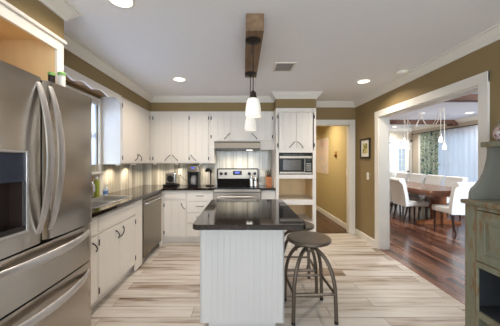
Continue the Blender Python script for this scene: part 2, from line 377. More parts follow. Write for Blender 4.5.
QY0, QY1, QZ0, QZ1 = 3.95, 8.3, .35, 2.12
struct('wall_dining_right', MB().box(XD, XD+.12, -.1, QY0, 0, HD).box(XD, XD+.12, QY1, YD+.12, 0, HD).box(XD, XD+.12, QY0, QY1, 0, QZ0).box(XD, XD+.12, QY0, QY1, QZ1, HD), M['tan'])
struct('wall_dining_front', MB().box(XR+.12, 4.3, -.2, -.1, 0, HD).box(5.7, XD+.12, -.2, -.1, 0, HD).box(4.3, 5.7, -.2, -.1, 0, .55).box(4.3, 5.7, -.2, -.1, 2.25, HD), M['tan'])
# soffits above the cabinets
SL, SB, ST, SF = -1.57, 4.25, 4.0, -1.26
struct('wall_soffit', MB().box(XL, SF, YR, 1.76, 2.2, H).box(XL, SL, 1.76, YB, 2.2, H).box(SL, .53, SB, YB, 2.2, H).box(.53, 1.17, ST, YB, 2.205, H), M['olive'])
# striped splash
sp = MB().box(XL, XL+.008, 1.78, YB, .911, 1.31).box(XL+.008, .529, YB-.008, YB, .911, 1.70)
struct('wall_backsplash', sp, M['splash'])

def sweep(path, prof, mb):
    n = len(path); offs = []
    def nr(a, b):
        d = Vector((b[0]-a[0], b[1]-a[1])).normalized(); return Vector((d.y, -d.x))
    for i, p in enumerate(path):
        if i == 0: nn = nr(path[0], path[1])
        elif i == n-1: nn = nr(path[-2], path[-1])
        else:
            a, b = nr(path[i-1], p), nr(p, path[i+1]); nn = (a+b)/(1+a.dot(b))
        offs.append(nn)
    t = bmesh.new(); rings = [[t.verts.new((p[0]+o.x*d, p[1]+o.y*d, z)) for d, z in prof] for p, o in zip(path, offs)]
    k = len(prof)
    for a, b in zip(rings, rings[1:]):
        for j in range(k): t.faces.new((a[j], a[(j+1) % k], b[(j+1) % k], b[j]))
    t.faces.new(rings[0]); t.faces.new(rings[-1][::-1])
    bmesh.ops.recalc_face_normals(t, faces=t.faces[:]); mb.merge(t); return mb
crown = [(0, H-.095), (.012, H-.095), (.014, H-.083), (.022, H-.075), (.040, H-.058), (.058, H-.036), (.064, H-.026), (.066, H-.016), (.082, H-.014), (.082, H), (0, H)]
struct('trim_2', sweep([(SF, YR), (SF, 1.76), (SL, 1.76), (SL, SB), (.53, SB), (.53, ST), (1.17, ST), (1.17, YB), (XR, YB), (XR, YR)], crown, MB()), M['white'])
struct('trim_3', sweep([(2.23, YD), (XD, YD), (XD, -.1)], [(d, z+.04) for d, z in crown], MB()), M['white'])
# casings: hall door and dining opening
struct('trim_4', MB().box(DX1-.005, DX1+.09, YB-.02, YB, 0, DZ+.085, .004).box(DX0-.085, DX0+.005, YB-.02, YB, 0, DZ+.085, .004).box(DX0-.085, DX1+.09, YB-.022, YB, DZ-.005, DZ+.085, .004)
       .box(DX1-.015, DX1, YB, YB+.12, 0, DZ).box(DX0, DX0+.015, YB, YB+.12, 0, DZ).box(DX0, DX1, YB, YB+.12, DZ-.015, DZ), M['white'])
struct('trim_5', MB().box(XR-.02, XR, OY1-.005, OY1+.095, 0, OZ+.09, .004).box(XR-.02, XR, OY0-.085, OY0+.005, 0, OZ+.09, .004).box(XR-.022, XR, OY0-.085, OY1+.095, OZ-.005, OZ+.09, .004)
       .box(XR, XR+.14, OY1-.018, OY1, 0, OZ).box(XR, XR+.14, OY0, OY0+.018, 0, OZ).box(XR, XR+.14, OY0, OY1, OZ-.018, OZ)
       .box(XR+.14, XR+.16, OY1-.005, OY1+.095, 0, OZ+.09).box(XR+.14, XR+.16, OY0-.095, OY0+.005, 0, OZ+.09).box(XR+.14, XR+.16, OY0-.095, OY1+.095, OZ, OZ+.09), M['white'])
bb = [(0, 0), (.016, 0), (.016, .085), (.010, .10), (.004, .105), (0, .105)]
def baseboard(name, path): struct(name, sweep(path, bb, MB()), M['white'])
baseboard('baseboard_right', [(XR, YB-.022), (XR, OY1+.095)])
baseboard('baseboard_right_near', [(XR, OY0-.085), (XR, YR)])
baseboard('baseboard_hall', [(.80, YB+.12), (.80, 9.0), (2.05, 9.0), (2.05, YB+.12)])
baseboard('baseboard_dining', [(2.25, YB+.12), (2.25, YD), (PX0-.08, YD)])

# window over the sink, dining window, added fill windows, dining door
def window(name, axis, p, a0, a1, z0, z1, side, mull=1, casing=.09):
    """frame in a wall whose inner face is at p on `axis`; side = inward direction"""
    f = MB()
    def bx(d0, d1, u0, u1, w0, w1):
        d0, d1 = sorted((p+side*d0, p+side*d1))
        if axis == 'X': f.box(d0, d1, u0, u1, w0, w1, .003)
        else: f.box(u0, u1, d0, d1, w0, w1, .003)
    for u in (a0-casing, a1): bx(0, .02, u, u+casing, z0-.02, z1+casing)
    bx(0, .022, a0-casing, a1+casing, z1, z1+casing)
    bx(0, .05, a0-casing-.02, a1+casing+.02, z0-.03, z0)
    for k in range(mull+1):
        u = a0 + (a1-a0-.045)*k/mull; bx(-.07, -.03, u, u+.045, z0, z1)
    for z in (z0, (z0+z1)/2-.02, z1-.045): bx(-.07, -.03, a0, a1, z, z+.045)
    o = struct(name, f, M['white']); g = MB()
    d = p - side*.05
    if axis == 'X': g.box(d-.002, d+.002, a0, a1, z0, z1)
    else: g.box(a0, a1, d-.002, d+.002, z0, z1)
    q = g.build('pane', M['pane'], o); q['kind'] = 'structure'
    return o
window('window_1', 'X', XL, WY0, WY1, WZ0, WZ1, 1, 1, .045)
window('window_2', 'X', XD, QY0, QY1, QZ0, QZ1, -1, 4)
window('rear_fill_window', 'Y', YR, -1.4, 2.0, .5, 2.35, 1, 3)  # unseen window added behind the camera to let the kitchen fill in
gx0, gx1, gz0, gz1 = 5.43, 5.65, 1.0, 1.77
window('front_fill_window', 'Y', -.1, 4.3, 5.7, .55, 2.25, 1, 2)  # unseen window added in the dining front wall for the chair fill
d1 = MB().box(PX0+.01, gx0, YD+.01, YD+.05, .01, 1.98).box(gx1, PX1-.01, YD+.01, YD+.05, .01, 1.98).box(gx0, gx1, YD+.01, YD+.05, .01, gz0).box(gx0, gx1, YD+.01, YD+.05, gz1, 1.98)
for z in (1.19, 1.385, 1.58): d1.box(gx0, gx1, YD+.02, YD+.045, z, z+.015)
d1.box((gx0+gx1)/2-.008, (gx0+gx1)/2+.008, YD+.02, YD+.045, gz0, gz1)
d1 = struct('door_1', d1, M['white'])
q = MB().box(gx0, gx1, YD+.03, YD+.034, gz0, gz1).build('pane', M['pane'], d1)
MB().sphere((PX1-.075, YD-.035, .98), .028).tube([(PX1-.075, YD+.01, .98), (PX1-.075, YD-.03, .98)], .012).build('knob', M['bronze'], d1)
struct('trim_6', MB().box(PX0-.08, PX0, YD-.02, YD, 0, 2.08).box(PX1, PX1+.08, YD-.02, YD, 0, 2.08).box(PX0-.08, PX1+.08, YD-.02, YD, 2.0, 2.08), M['white'])
# ceiling beams of the dining room
for y in (4.27, 6.95):
    o = MB().box(2.24, XD, y-.08, y+.08, 2.372, HD, .01)
    o.box(XD-.16, XD, y-.10, y+.10, 2.33, 2.44, .01)
    o = o.build('ceiling_beam', M['dbeam']); o['kind'] = 'structure'

# ------------------------------------------------------------------ cabinets
def slab_door(name, plane, u0, u1, z0, z1, axis, parent, planks=3, t=.02, m='cream'):
    """a plank-grooved door/drawer; axis 'Y' faces -Y with its front at y=plane, 'X' faces +X with front at x=plane"""
    mb = MB(); w = (u1-u0)/planks
    for k in range(planks):
        a, b = u0+w*k, u0+w*(k+1); g = .0007
        a2, b2 = a+(g if k else 0), b-(g if k < planks-1 else 0)
        if axis == 'Y': mb.box(a2, b2, plane, plane+t, z0, z1, .0018, 2)
        else: mb.box(plane-t, plane, a2, b2, z0, z1, .0018, 2)
    if planks > 1:
        if axis == 'Y': mb.box(u0+.004, u1-.004, plane+.006, plane+t, z0+.004, z1-.004)
        else: mb.box(plane-t, plane-.006, u0+.004, u1-.004, z0+.004, z1-.004)
    return mb.build(name, M[m], parent)
def pull(p0, p1, nrm, parent, bow=.024, r=.005, m='bronze', name='handle'):
    mb = MB().tube(arch(p0, p1, nrm, bow), [r*1.5]+[r]*7+[r*1.5], 8)
    return mb.build(name, M[m], parent)
def hinge(p, axis, parent):
    x, y, z = p
    mb = MB()
    if axis == 'Y': mb.box(x-.008, x+.008, y-.006, y, z-.028, z+.028, .003)
    else: mb.box(x, x+.006, y-.008, y+.008, z-.028, z+.028, .003)
    return mb.build('hinge', M['bronze'], parent)
def door(parent, plane, u0, u1, z0, z1, axis, hand, grip='low', planks=3, hinges=True, handle=True):
    """hand = side of the handle (+1 high u, -1 low u)"""
    d = slab_door('door', plane, u0, u1, z0, z1, axis, parent, planks)
    uh = u1-.02 if hand > 0 else u0+.02; s = -hand
    # handle: slanted bar; low = foot of a wall door (top nearest the meeting edge), high = top of a base door
    if grip == 'low': a, b = (uh+s*.085, z0+.035), (uh, z0+.125)
    elif grip == 'high': a, b = (uh+s*.055, z1-.045), (uh, z1-.135)
    else: a, b = grip
    def P(u, z): return (u, plane, z) if axis == 'Y' else (plane, u, z)
    nrm = (0, -1, 0) if axis == 'Y' else (1, 0, 0)
    if handle: pull(P(*a), P(*b), nrm, d)
    ue = u0-.006 if hand > 0 else u1+.006
    if hinges:
        for z in (z0+.07, z1-.07): hinge(P(ue, z), axis, d)
    return d

# left wall cabinet
t = thing('wall_cabinet', 'cream wall cabinet on the left wall between sink window and corner, pair of plank doors', 'cabinet', (-1.7, 3.74, 1.31))
MB().box(XL, SL-.02, 3.244, SB+.02, 1.31, 2.2, .002).build('body', M['cream'], t)
door(t, SL, 3.262, 3.738, 1.325, 2.15, 'X', 1); door(t, SL, 3.744, 4.205, 1.325, 2.15, 'X', -1)
# back wall cabinet left of hood
t = thing('wall_cabinet', 'cream three-door wall cabinet above the coffee maker, left of the range hood', 'cabinet', (-1.0, 4.45, 1.31))
MB().box(SL-.02+.001, -.56, SB+.02, YB-.008, 1.31, 2.2, .002).box(-.56, -.49, SB+.02, YB-.008, 1.31, 1.675, .002).build('body', M['cream'], t)
door(t, SB, -1.525, -1.222, 1.325, 2.15, 'Y', 1); door(t, SB, -1.216, -.922, 1.325, 2.15, 'Y', -1); door(t, SB, -.905, -.592, 1.325, 2.15, 'Y', -1)
# over the range
t = thing('wall_cabinet', 'short cream wall cabinet with three plank doors right above the range hood', 'cabinet', (-.02, 4.45, 1.675))
MB().box(-.559, .529, SB+.02, YB-.008, 1.675, 2.2, .002).box(.295, .529, SB+.02, YB-.008, 1.545, 1.675).build('body', M['cream'], t)
door(t, SB, -.535, -.207, 1.695, 2.15, 'Y', 1); slab_door('panel', SB, -.201, .126, 1.695, 2.15, 'Y', t); door(t, SB, .132, .495, 1.695, 2.15, 'Y', -1)
# tall oven cabinet
t = thing('tall_cabinet', 'tall cream cabinet right of the range with microwave niche and open wood-lined shelves', 'cabinet', (.85, 4.3, 0))
TX0, TX1, TY0 = .53, 1.17, 4.02
b = MB().box(TX0, TX0+.018, TY0, YB-.001, 0, 2.2).box(TX1-.018, TX1, TY0, YB-.001, 0, 2.2).box(TX0+.018, TX1-.018, YB-.02, YB-.001, .08, 2.2)
b.box(TX0+.018, TX1-.018, TY0, YB-.02, 1.49, 2.2)
for z0, z1 in ((1.07, 1.128), (.655, .73), (.30, .375), (0, .1)): b.box(TX0+.018, TX1-.018, TY0, YB-.02, z0, z1)
b.box(TX0, .575, TY0-.02, TY0, .0, 2.2, .002).box(1.115, TX1, TY0-.02, TY0, 0, 2.2, .002)
for z0, z1 in ((1.485, 1.535), (1.07, 1.135), (.65, .73), (0, .375), (2.135, 2.2)): b.box(.575, 1.115, TY0-.02, TY0, z0, z1, .002)
b.build('body', M['cream'], t)
lin = MB()
for z0, z1 in ((.73, 1.07), (.375, .655)):
    lin.box(TX0+.018, TX1-.018, YB-.024, YB-.02, z0, z1).box(TX0+.018, TX0+.021, TY0, YB-.02, z0, z1).box(TX1-.021, TX1-.018, TY0, YB-.02, z0, z1)
lin.build('lining', M['wood_in'], t)
door(t, ST, .562, .848, 1.535, 2.13, 'Y', 1); door(t, ST, .856, 1.135, 1.535, 2.13, 'Y', -1)

# open cabinet above the refrigerator, with its tall side panel
t = thing('overhead_cabinet', 'open white-framed cabinet with bare wood inside above the refrigerator', 'cabinet', (-1.5, 1.3, 1.83))
MB().box(SF-.02, SF, .80, 1.76, 2.115, 2.2, .003).box(SF-.02, SF, 1.70, 1.76, 1.80, 2.115, .003).box(SF-.02, SF, .80, .86, 1.80, 2.115, .003).box(SF, SF+.016, .80, 1.772, 2.178, 2.2, .004)\
    .box(SF-.02, SF, .86, 1.70, 1.80, 1.83, .003).build('face_frame', M['cream'], t)
b = MB().box(XL, XL+.02, .82, 1.72, 1.82, 2.2).box(XL+.02, SF-.02, .82, 1.72, 2.18, 2.2).box(XL+.02, SF-.02, .82, 1.72, 1.80, 1.82).box(XL+.02, SF-.02, 1.70, 1.72, 1.82, 2.18).box(XL+.02, SF-.02, .82, .84, 1.82, 2.18)
for y in (1.05, 1.30, 1.55): b.box(XL+.02, XL+.03, y, y+.03, 1.82, 2.18)
b.build('interior', M['wood_in'], t)
MB().box(XL, SF, 1.725, 1.76, 0, 1.795, .002).build('side_panel', M['cream'], t)

# scalloped valance
cusps = [1.765, 2.02, 2.32, 2.61, 2.93, 3.24]
tb = bmesh.new(); rows = []
for a, b_ in zip(cusps, cusps[1:]):
    for k in range(12 if b_ < 3.2 else 13):
        f = k/12; zb = 2.105 + .034*math.sin(PI*f)**1.3 if 0 < f < 1 else 2.105
        y = a+(b_-a)*f; rows.append([tb.verts.new(c) for c in ((SL, y, zb), (SL, y, 2.199), (SL-.018, y, 2.199), (SL-.018, y, zb))])
for a, b_ in zip(rows, rows[1:]):
    for k in range(4): tb.faces.new((a[k], a[(k+1) % 4], b_[(k+1) % 4], b_[k]))
tb.faces.new(rows[0]); tb.faces.new(rows[-1][::-1]); bmesh.ops.recalc_face_normals(tb, faces=tb.faces[:])
vb = MB(); vb.merge(tb)
tag(vb.build('valance', M['cream']), 'white scalloped wooden valance board spanning above the sink window', 'valance')

struct('trim_7', MB().box(XL, SL-.02, 1.765, 3.24, 2.186, 2.1995), M['tanboard'])
t = thing('window_blind', 'white slatted blind glowing in the sink window behind the refrigerator', 'blind', (XL-.012, 2.6, 1.24))
sl = MB(); nn = 42
for k in range(nn):
    z = 1.25+(2.05-1.25)*k/(nn-1); sl.box(XL-.022, XL-.002, WY0+.008, WY1-.008, z-.0008, z+.0008, rot=Matrix.Rotation(.95, 3, 'Y'), piv=(XL-.012, 2.6, z))
sl.build('slats', M['blind'], t, smooth=False)
MB().box(XL-.027, XL+.002, WY0+.006, WY1-.006, 2.06, 2.098, .003).build('head_rail', M['white'], t)
MB().box(XL-.022, XL-.002, WY0+.008, WY1-.008, 1.222, 1.238, .002).build('bottom_rail', M['white'], t)
# base cabinets, left run
FX, FB = -1.30, 4.09
t = thing('base_cabinet', 'narrow cream base cabinet tucked between refrigerator and sink cabinet', 'cabinet', (-1.6, 2.0, 0))
MB().box(XL+.001, FX-.02, 1.765, 2.245, .1, .872).box(XL+.001, FX-.08, 1.765, 2.245, 0, .1).build('body', M['cream'], t)
door(t, FX, 1.785, 2.232, .115, .69, 'X', 1, 'high'); slab_door('drawer', FX, 1.785, 2.232, .71, .845, 'X', t, 1)
t = thing('base_cabinet', 'cream sink base cabinet with two plank doors below the steel sink', 'cabinet', (-1.6, 2.75, 0))
MB().box(XL+.04, FX-.02, 2.247, 2.265, .1, .872).box(XL+.04, FX-.02, 3.222, 3.24, .1, .872).box(XL+.04, FX-.02, 2.265, 3.222, .1, .118).box(XL+.04, XL+.052, 2.265, 3.222, .118, .872)\
    .box(FX-.04, FX-.02, 2.265, 3.222, .118, .872).box(XL+.04, FX-.08, 2.247, 3.24, 0, .1).box(FX-.02, FX-.004, 3.03, 3.24, .02, .872, .002).build('body', M['cream'], t)
slab_door('false_drawer_front', FX, 2.262, 3.02, .715, .848, 'X', t, 1)
door(t, FX, 2.262, 2.628, .115, .69, 'X', 1, 'high'); door(t, FX, 2.634, 3.015, .115, .69, 'X', -1, 'high')
# base cabinets, back run
t = thing('base_cabinet', 'cream base cabinet in the back left corner with single plank door and blank panel', 'cabinet', (-1.1, 4.4, 0))
MB().box(XL+.001, -.927, FB+.02, YB-.001, .1, .872).box(XL+.001, -.927, FB+.08, YB-.001, 0, .1).build('body', M['cream'], t)
slab_door('panel', FB, -1.285, -.937, .725, .848, 'Y', t, 1)
door(t, FB, -1.285, -.937, .112, .70, 'Y', 1, 'high')
t = thing('drawer_cabinet', 'cream base cabinet with a stack of four drawers left of the range', 'cabinet', (-.7, 4.4, 0))
MB().box(-.925, -.482, FB+.02, YB-.001, .1, .872).box(-.925, -.482, FB+.08, YB-.001, 0, .1).build('body', M['cream'], t)
for z0, z1 in ((.70, .848), (.52, .685), (.345, .505), (.112, .33)):
    d = slab_door('drawer', FB, -.915, -.495, z0, z1, 'Y', t, 1)
    zc = z0+(z1-z0)*.55; pull((-.76, FB, zc), (-.65, FB, zc), (0, -1, 0), d)
t = thing('base_cabinet', 'slim cream base cabinet squeezed between range and tall cabinet', 'cabinet', (.41, 4.4, 0))
MB().box(.292, .529, FB+.02, YB-.001, .1, .872).box(.292, .529, FB+.08, YB-.001, 0, .1).build('body', M['cream'], t)
slab_door('door', FB, .302, .52, .112, .848, 'Y', t, 2)

# worktops
hx0, hx1, hy0, hy1 = -1.755, -1.40, 2.36, 3.15
c0, c1 = .874, .91
b = MB().box(XL+.008, hx0, 1.765, YB-.008, c0, c1).box(hx1, -1.277, 1.765, 4.06, c0, c1).box(hx0, hx1, 1.765, hy0, c0, c1).box(hx0, hx1, hy1, YB-.008, c0, c1)
b.box(hx1, -.48, 4.06, YB-.008, c0, c1)
tag(b.build('countertop', M['granite']), 'long dark polished stone worktop along the left and back walls', 'countertop')
tag(MB().box(.292, .529, 4.06, YB-.008, c0, c1, .002).build('countertop', M['granite']), 'short dark stone worktop piece under the knife block right of the range', 'countertop')

# sink
t = thing('sink', 'double bowl stainless steel sink set into the left worktop', 'sink', (-1.58, 2.75, .73))
b = MB()
ym = 2.755
for y0, y1 in ((hy0+.004, ym-.012), (ym+.012, hy1-.004)):
    x0, x1 = hx0+.004, hx1-.004; w = .003
    o = MB().box(x0, x1, y0, y1, .735, .738).box(x0, x0+w, y0, y1, .738, .912).box(x1-w, x1, y0, y1, .738, .912).box(x0, x1, y0, y0+w, .738, .912).box(x0, x1, y1-w, y1, .738, .912)
    o.lathe((x0+x1)/2, (y0+y1)/2, [(.04, .7385), (.04, .742), (.012, .740)], 16)
    o.build('bowl', M['sinksteel'], t)
b.box(hx0-.015, hx1+.012, hy0-.012, hy0+.006, .910, .914).box(hx0-.015, hx1+.012, hy1-.006, hy1+.012, .910, .914).box(hx0-.015, hx0+.006, hy0, hy1, .910, .914).box(hx1-.006, hx1+.012, hy0, hy1, .910, .914).box(hx0, hx1, ym-.013, ym+.013, .906, .913)
b.build('rim', M['sinksteel'], t)
t = thing('faucet', 'arched chrome faucet behind the sink, half hidden by the refrigerator', 'faucet', (-1.80, 2.72, .91))
MB().tube([(-1.80, 2.72, .91), (-1.80, 2.72, 1.06)] + [(-1.80+.09-.09*math.cos(a), 2.72, 1.06+.09*math.sin(a)) for a in [PI*k/8 for k in range(1, 9)]] + [(-1.62, 2.72, 1.02)], .012).lathe(-1.80, 2.72, [(.028, .91), (.028, .925), (.016, .935)], 16).build('spout', M['silver'], t)
MB().tube([(-1.80, 2.81, .91), (-1.80, 2.81, .96), (-1.77, 2.86, .985)], .009).build('handle', M['silver'], t)
t = thing('soap_bottle', 'small clear soap pump bottle with blue label on the worktop by the sink', 'bottle', (-1.765, 3.21, .911))
MB().lathe(-1.765, 3.21, [(.026, .911), (.031, .918), (.031, .985), (.024, 1.0), (.012, 1.008), (.012, 1.018)], 16).build('bottle', M['soap'], t)
MB().lathe(-1.765, 3.21, [(.0318, .93), (.0318, .972)], 16, close=False).build('bottle_label', M['soaplabel'], t)
MB().lathe(-1.765, 3.21, [(.014, 1.014), (.014, 1.03), (.005, 1.032), (.005, 1.048)], 12).tube([(-1.765, 3.21, 1.045), (-1.725, 3.21, 1.042)], .005).build('pump', M['jarwhite'], t)
t = thing('dish_soap', 'tall lime green dish liquid bottle behind the sink', 'bottle', (-1.79, 3.06, .911))
MB().lathe(-1.79, 3.06, [(.028, .911), (.032, .92), (.030, 1.0), (.033, 1.06), (.030, 1.10), (.014, 1.13), (.012, 1.135)], 16).build('bottle', M['limesoap'], t)
MB().lathe(-1.79, 3.06, [(.014, 1.133), (.014, 1.155), (.007, 1.16), (.006, 1.172)], 12).build('cap', M['jarwhite'], t)
tag(MB().box(-1.835, -1.815, 2.86, 3.0, .911, 1.17, .006, rot=Matrix.Rotation(.09, 3, 'Y'), piv=(-1.815, 2.9, .911)).build('cutting_board', M['tanboard']), 'brown wooden cutting board leaning on the splash behind the sink', 'board')

# dishwasher
t = thing('dishwasher', 'stainless steel dishwasher in the left run next to the corner', 'dishwasher', (-1.55, 3.62, 0))
MB().box(XL+.02, FX-.03, 3.262, 3.985, .09, .868).box(XL+.02, FX-.09, 3.262, 3.985, .0, .09).build('body', M['black'], t)
d = MB().box(FX-.028, FX+.004, 3.265, 3.982, .085, .865, .006).build('door', M['steel'], t)
MB().tube([(FX+.004, 3.31, .79), (FX+.036, 3.32, .79), (FX+.040, 3.62, .795), (FX+.036, 3.93, .79), (FX+.004, 3.94, .79)], .009).build('handle', M['steel_v'], d)
MB().box(FX+.003, FX+.0055, 3.27, 3.977, .835, .86).build('control_strip', M['steel_d'], d)
tag(MB().box(FX-.04, FX-.003, 3.99, 4.085, .0, .872).build('filler_panel', M['cream']), 'narrow cream filler strip between the dishwasher and corner cabinet', 'panel')

# ------------------------------------------------------------------ refrigerator
RX, RY0, RY1 = -1.028, .873, 1.713
t = thing('refrigerator', 'large stainless steel french door refrigerator with two bottom drawers in the left foreground', 'refrigerator', (-1.4, 1.29, 0))
MB().box(-1.80, RX-.085, RY0+.004, RY1-.004, .02, 1.765, .004).box(RX-.12, RX-.06, RY0+.05, RY0+.15, 1.765, 1.79, .004).box(RX-.12, RX-.06, RY1-.15, RY1-.05, 1.765, 1.79, .004).build('cabinet', M['steel_d'], t)
MB().box(RX-.085, RX-.074, RY0+.01, RY1-.01, .06, 1.765).build('gasket', M['gasket'], t)
def front_piece(mb, y0, y1, z0, z1, ya, yb, bulge, bev):
    n = 24; ys_ = [y0+(y1-y0)*k/n for k in range(n+1)]
    ys_ = sorted([ya, yb] + [y for y in ys_ if ya < y < yb]); pts = [(RX-.074, ya)]
    for y in ys_:
        f = (y-y0)/(y1-y0); e = min(1, min(f, 1-f)/.035)
        pts.append((RX - .014*(1-math.sqrt(max(0, 1-(1-e)**2))) + bulge*(1-(2*f-1)**2), y))
    pts.append((RX-.074, yb))
    mb.prism(pts, 'Z', z0, z1, bev); return mb
def fridge_front(name, y0, y1, z0, z1, bulge=.013):
    return front_piece(MB(), y0, y1, z0, z1, y0, y1, bulge, .004).build(name, M['fridge'], t)
ys = 1.291
D0, D1, DZ0, DZ1 = .915, 1.172, 1.035, 1.395
mb = MB(); a_, b_ = RY0, ys-.006
for ya, yb, z0, z1 in ((a_, b_, DZ1, 1.78), (a_, b_, .945, DZ0), (a_, D0, DZ0, DZ1), (D1, b_, DZ0, DZ1)): front_piece(mb, a_, b_, z0, z1, ya, yb, .013, 0)
dl = mb.build('door', M['fridge'], t); dr = fridge_front('door', ys+.006, RY1, .945, 1.78)
w1 = fridge_front('drawer', RY0, RY1, .695, .935, .012); w2 = fridge_front('drawer', RY0, RY1, .07, .685, .012)
def fbar(p0, p1, bow, parent, flat=(.5, 1.0), r=.023):
    p0, p1 = Vector(p0), Vector(p1); n = 16; pts = []
    for k in range(n+1):
        f = k/n; pts.append(p0.lerp(p1, f) + Vector((bow*math.sin(PI*f)**.8, 0, 0)))
    rs = [r*(.75+.25*math.sin(PI*k/n)) for k in range(n+1)]
    return MB().tube(pts, rs, 10, squash=flat).build('handle', M['steel_v'], parent)
fbar((RX+.002, ys-.038, .995), (RX+.002, ys-.038, 1.75), .062, dl); fbar((RX+.002, ys+.038, .995), (RX+.002, ys+.038, 1.75), .062, dr)
fbar((RX+.0, RY0+.05, .885), (RX+.0, RY1-.05, .885), .070, w1, (1.0, .5)); fbar((RX+.0, RY0+.05, .62), (RX+.0, RY1-.05, .62), .070, w2, (1.0, .5))
# dispenser on the left door
dx = RX + .011
o = MB()
for ya, yb, z0, z1 in ((D0-.012, D0, DZ0-.012, DZ1+.012), (D1, D1+.012, DZ0-.012, DZ1+.012), (D0, D1, DZ1, DZ1+.012), (D0, D1, DZ0-.012, DZ0)): o.box(dx-.022, dx+.004, ya, yb, z0, z1, .004)
o.build('dispenser_frame', M['steel_v'], dl)
MB().box(dx-.03, dx-.004, D0, D1, 1.262, DZ1, .005).box(dx-.0045, dx-.003, D1-.09, D1-.045, 1.315, 1.335).build('dispenser_controls', mat('dispenser_panel', srgb(60, 68, 86), .1, .2, var=.08), dl)
MB().box(RX-.0735, RX-.066, D0, D1, DZ0, 1.262).box(RX-.066, dx-.016, D0, D0+.003, DZ0, 1.262).box(RX-.066, dx-.016, D1-.003, D1, DZ0, 1.262).build('dispenser_recess', mat('dispenser_recess', srgb(50, 38, 35), .35, var=.1), dl)
MB().prism([(RX-.066, DZ0), (dx-.002, DZ0), (dx-.002, DZ0+.022), (RX-.066, DZ0+.004)], 'Y', D0+.003, D1-.003).build('drip_tray', M['steel_d'], dl)
MB().box(RX-.06, RX-.045, 1.02, 1.07, 1.12, 1.262, .004).build('paddle', M['black'], dl)
# maker's badge on the right door
cu = bpy.data.curves.new('badge', 'FONT'); cu.body = 'Whirlpool'; cu.size = .030; cu.extrude = .0008; cu.align_x = 'CENTER'; cu.shear = .25
to = bpy.data.objects.new('badge_text', cu); link(to)
bpy.context.view_layer.update()
me = bpy.data.meshes.new_from_object(to.evaluated_get(bpy.context.evaluated_depsgraph_get()))
bpy.data.objects.remove(to)
me.transform(Matrix.Translation(Vector((RX+.0062, 1.585, 1.685)) - t.location) @ Matrix(((0, 0, 1, 0), (1, 0, 0, 0), (0, 1, 0, 0), (0, 0, 0, 1))))
me.materials.append(M['steel_d']); bo = bpy.data.objects.new('badge', me); link(bo); bo.parent = dr
# on top
t = thing('jar', 'small dark glass jar with green lid on top of the refrigerator', 'jar', (-1.225, 1.60, 1.766))
MB().lathe(-1.225, 1.60, [(.016, 1.766), (.019, 1.772), (.019, 1.905)], 16).build('body', M['darkjar'], t)
MB().lathe(-1.225, 1.60, [(.021, 1.903), (.021, 1.918), (.017, 1.922)], 16).build('lid', M['green'], t)
t = thing('canister', 'white canister with green lid beside the dark jar on top of the refrigerator', 'canister', (-1.178, 1.625, 1.766))
MB().lathe(-1.178, 1.625, [(.018, 1.766), (.021, 1.774), (.021, 1.912)], 18).build('body', M['jarwhite'], t)
MB().lathe(-1.178, 1.625, [(.023, 1.910), (.023, 1.926), (.018, 1.932)], 18).build('lid', M['green'], t)

# ------------------------------------------------------------------ range, hood
t = thing('range', 'stainless steel electric range with black glass top between base cabinets', 'stove', (-.095, 4.35, 0))
GX0, GX1 = -.474, .284
MB().box(GX0, GX1, 4.075, 4.615, .05, .895, .003).box(GX0+.03, GX1-.03, 4.12, 4.6, 0, .05).build('body', M['steel_d'], t)
MB().box(GX0-.004, GX1+.004, 4.05, 4.56, .895, .918, .006).build('cooktop', M['blackglass'], t)
MB().box(GX0, GX1, 4.045, 4.075, .842, .893, .006).build('front_rail', M['steel_b'], t)
d = MB().box(GX0, GX1, 4.045, 4.073, .27, .835, .006).build('oven_door', M['steel_b'], t)
MB().box(GX0+.09, GX1-.09, 4.040, 4.046, .38, .66, .002).build('window', M['blackglass'], d)
MB().tube([(GX0+.05, 4.045, .775), (GX0+.06, 3.995, .775), (GX1-.06, 3.995, .775), (GX1-.05, 4.045, .775)], .012).build('handle', M['steel_v'], d)
MB().box(GX0, GX1, 4.045, 4.073, .06, .26, .006).build('drawer', M['steel'], t)
bg = MB().box(GX0+.012, GX1-.012, 4.565, 4.625, .90, 1.205, .012).build('backguard', M['steel_b'], t)
MB().box(GX0+.001, GX0+.014, 4.56, 4.628, .90, 1.21, .004).box(GX1-.014, GX1-.001, 4.56, 4.628, .90, 1.21, .004).box(GX0+.014, GX1-.014, 4.558, 4.565, .918, 1.03).box(GX0+.01, GX1-.01, 4.562, 4.626, 1.198, 1.214, .004).build('trim', M['matteblack'], bg)
for x in (-.40, -.315, .115, .215):
    MB().lathe(x, 4.535, [(.030, 0.030), (.030, .022), (.024, .006), (.022, 0), (.001, 0)], 16, axis='Y', cz=1.12).build('knob', M['black'], bg)
MB().box(-.185, -.02, 4.560, 4.566, 1.095, 1.17).build('clock_panel', M['black'], bg)
MB().box(-.145, -.065, 4.5585, 4.560, 1.125, 1.155).build('display', M['display'], bg)
for i, (x, h, l) in enumerate(((.140, .215, 'taller silver shaker standing on the right of the cooktop'), (.215, .155, 'shorter silver shaker at the right edge of the cooktop'))):
    t = thing('shaker', l, 'shaker', (x, 4.24, .918), 'silver shakers on the cooktop')
    MB().lathe(x, 4.24, [(.034, .918), (.036, .93), (.030, .918+h*.55), (.022, .918+h*.66)], 18).build('body', M['silver'], t)
    MB().lathe(x, 4.24, [(.024, .918+h*.66), (.026, .918+h*.80), (.018, .918+h*.92), (.006, .918+h)], 18).build('cap', M['silver'], t)
t = thing('range_hood', 'slim stainless steel hood under the short cabinet over the range', 'hood', (-.09, 4.4, 1.56))
MB().prism([(YB-.01, 1.565), (4.13, 1.565), (4.13, 1.655), (4.15, 1.673), (YB-.01, 1.673)], 'X', -.475, .285, .003).build('canopy', M['hoodsteel'], t)
MB().box(-.46, .27, 4.145, 4.60, 1.537, 1.565, .004).build('filter', M['steel_d'], t)
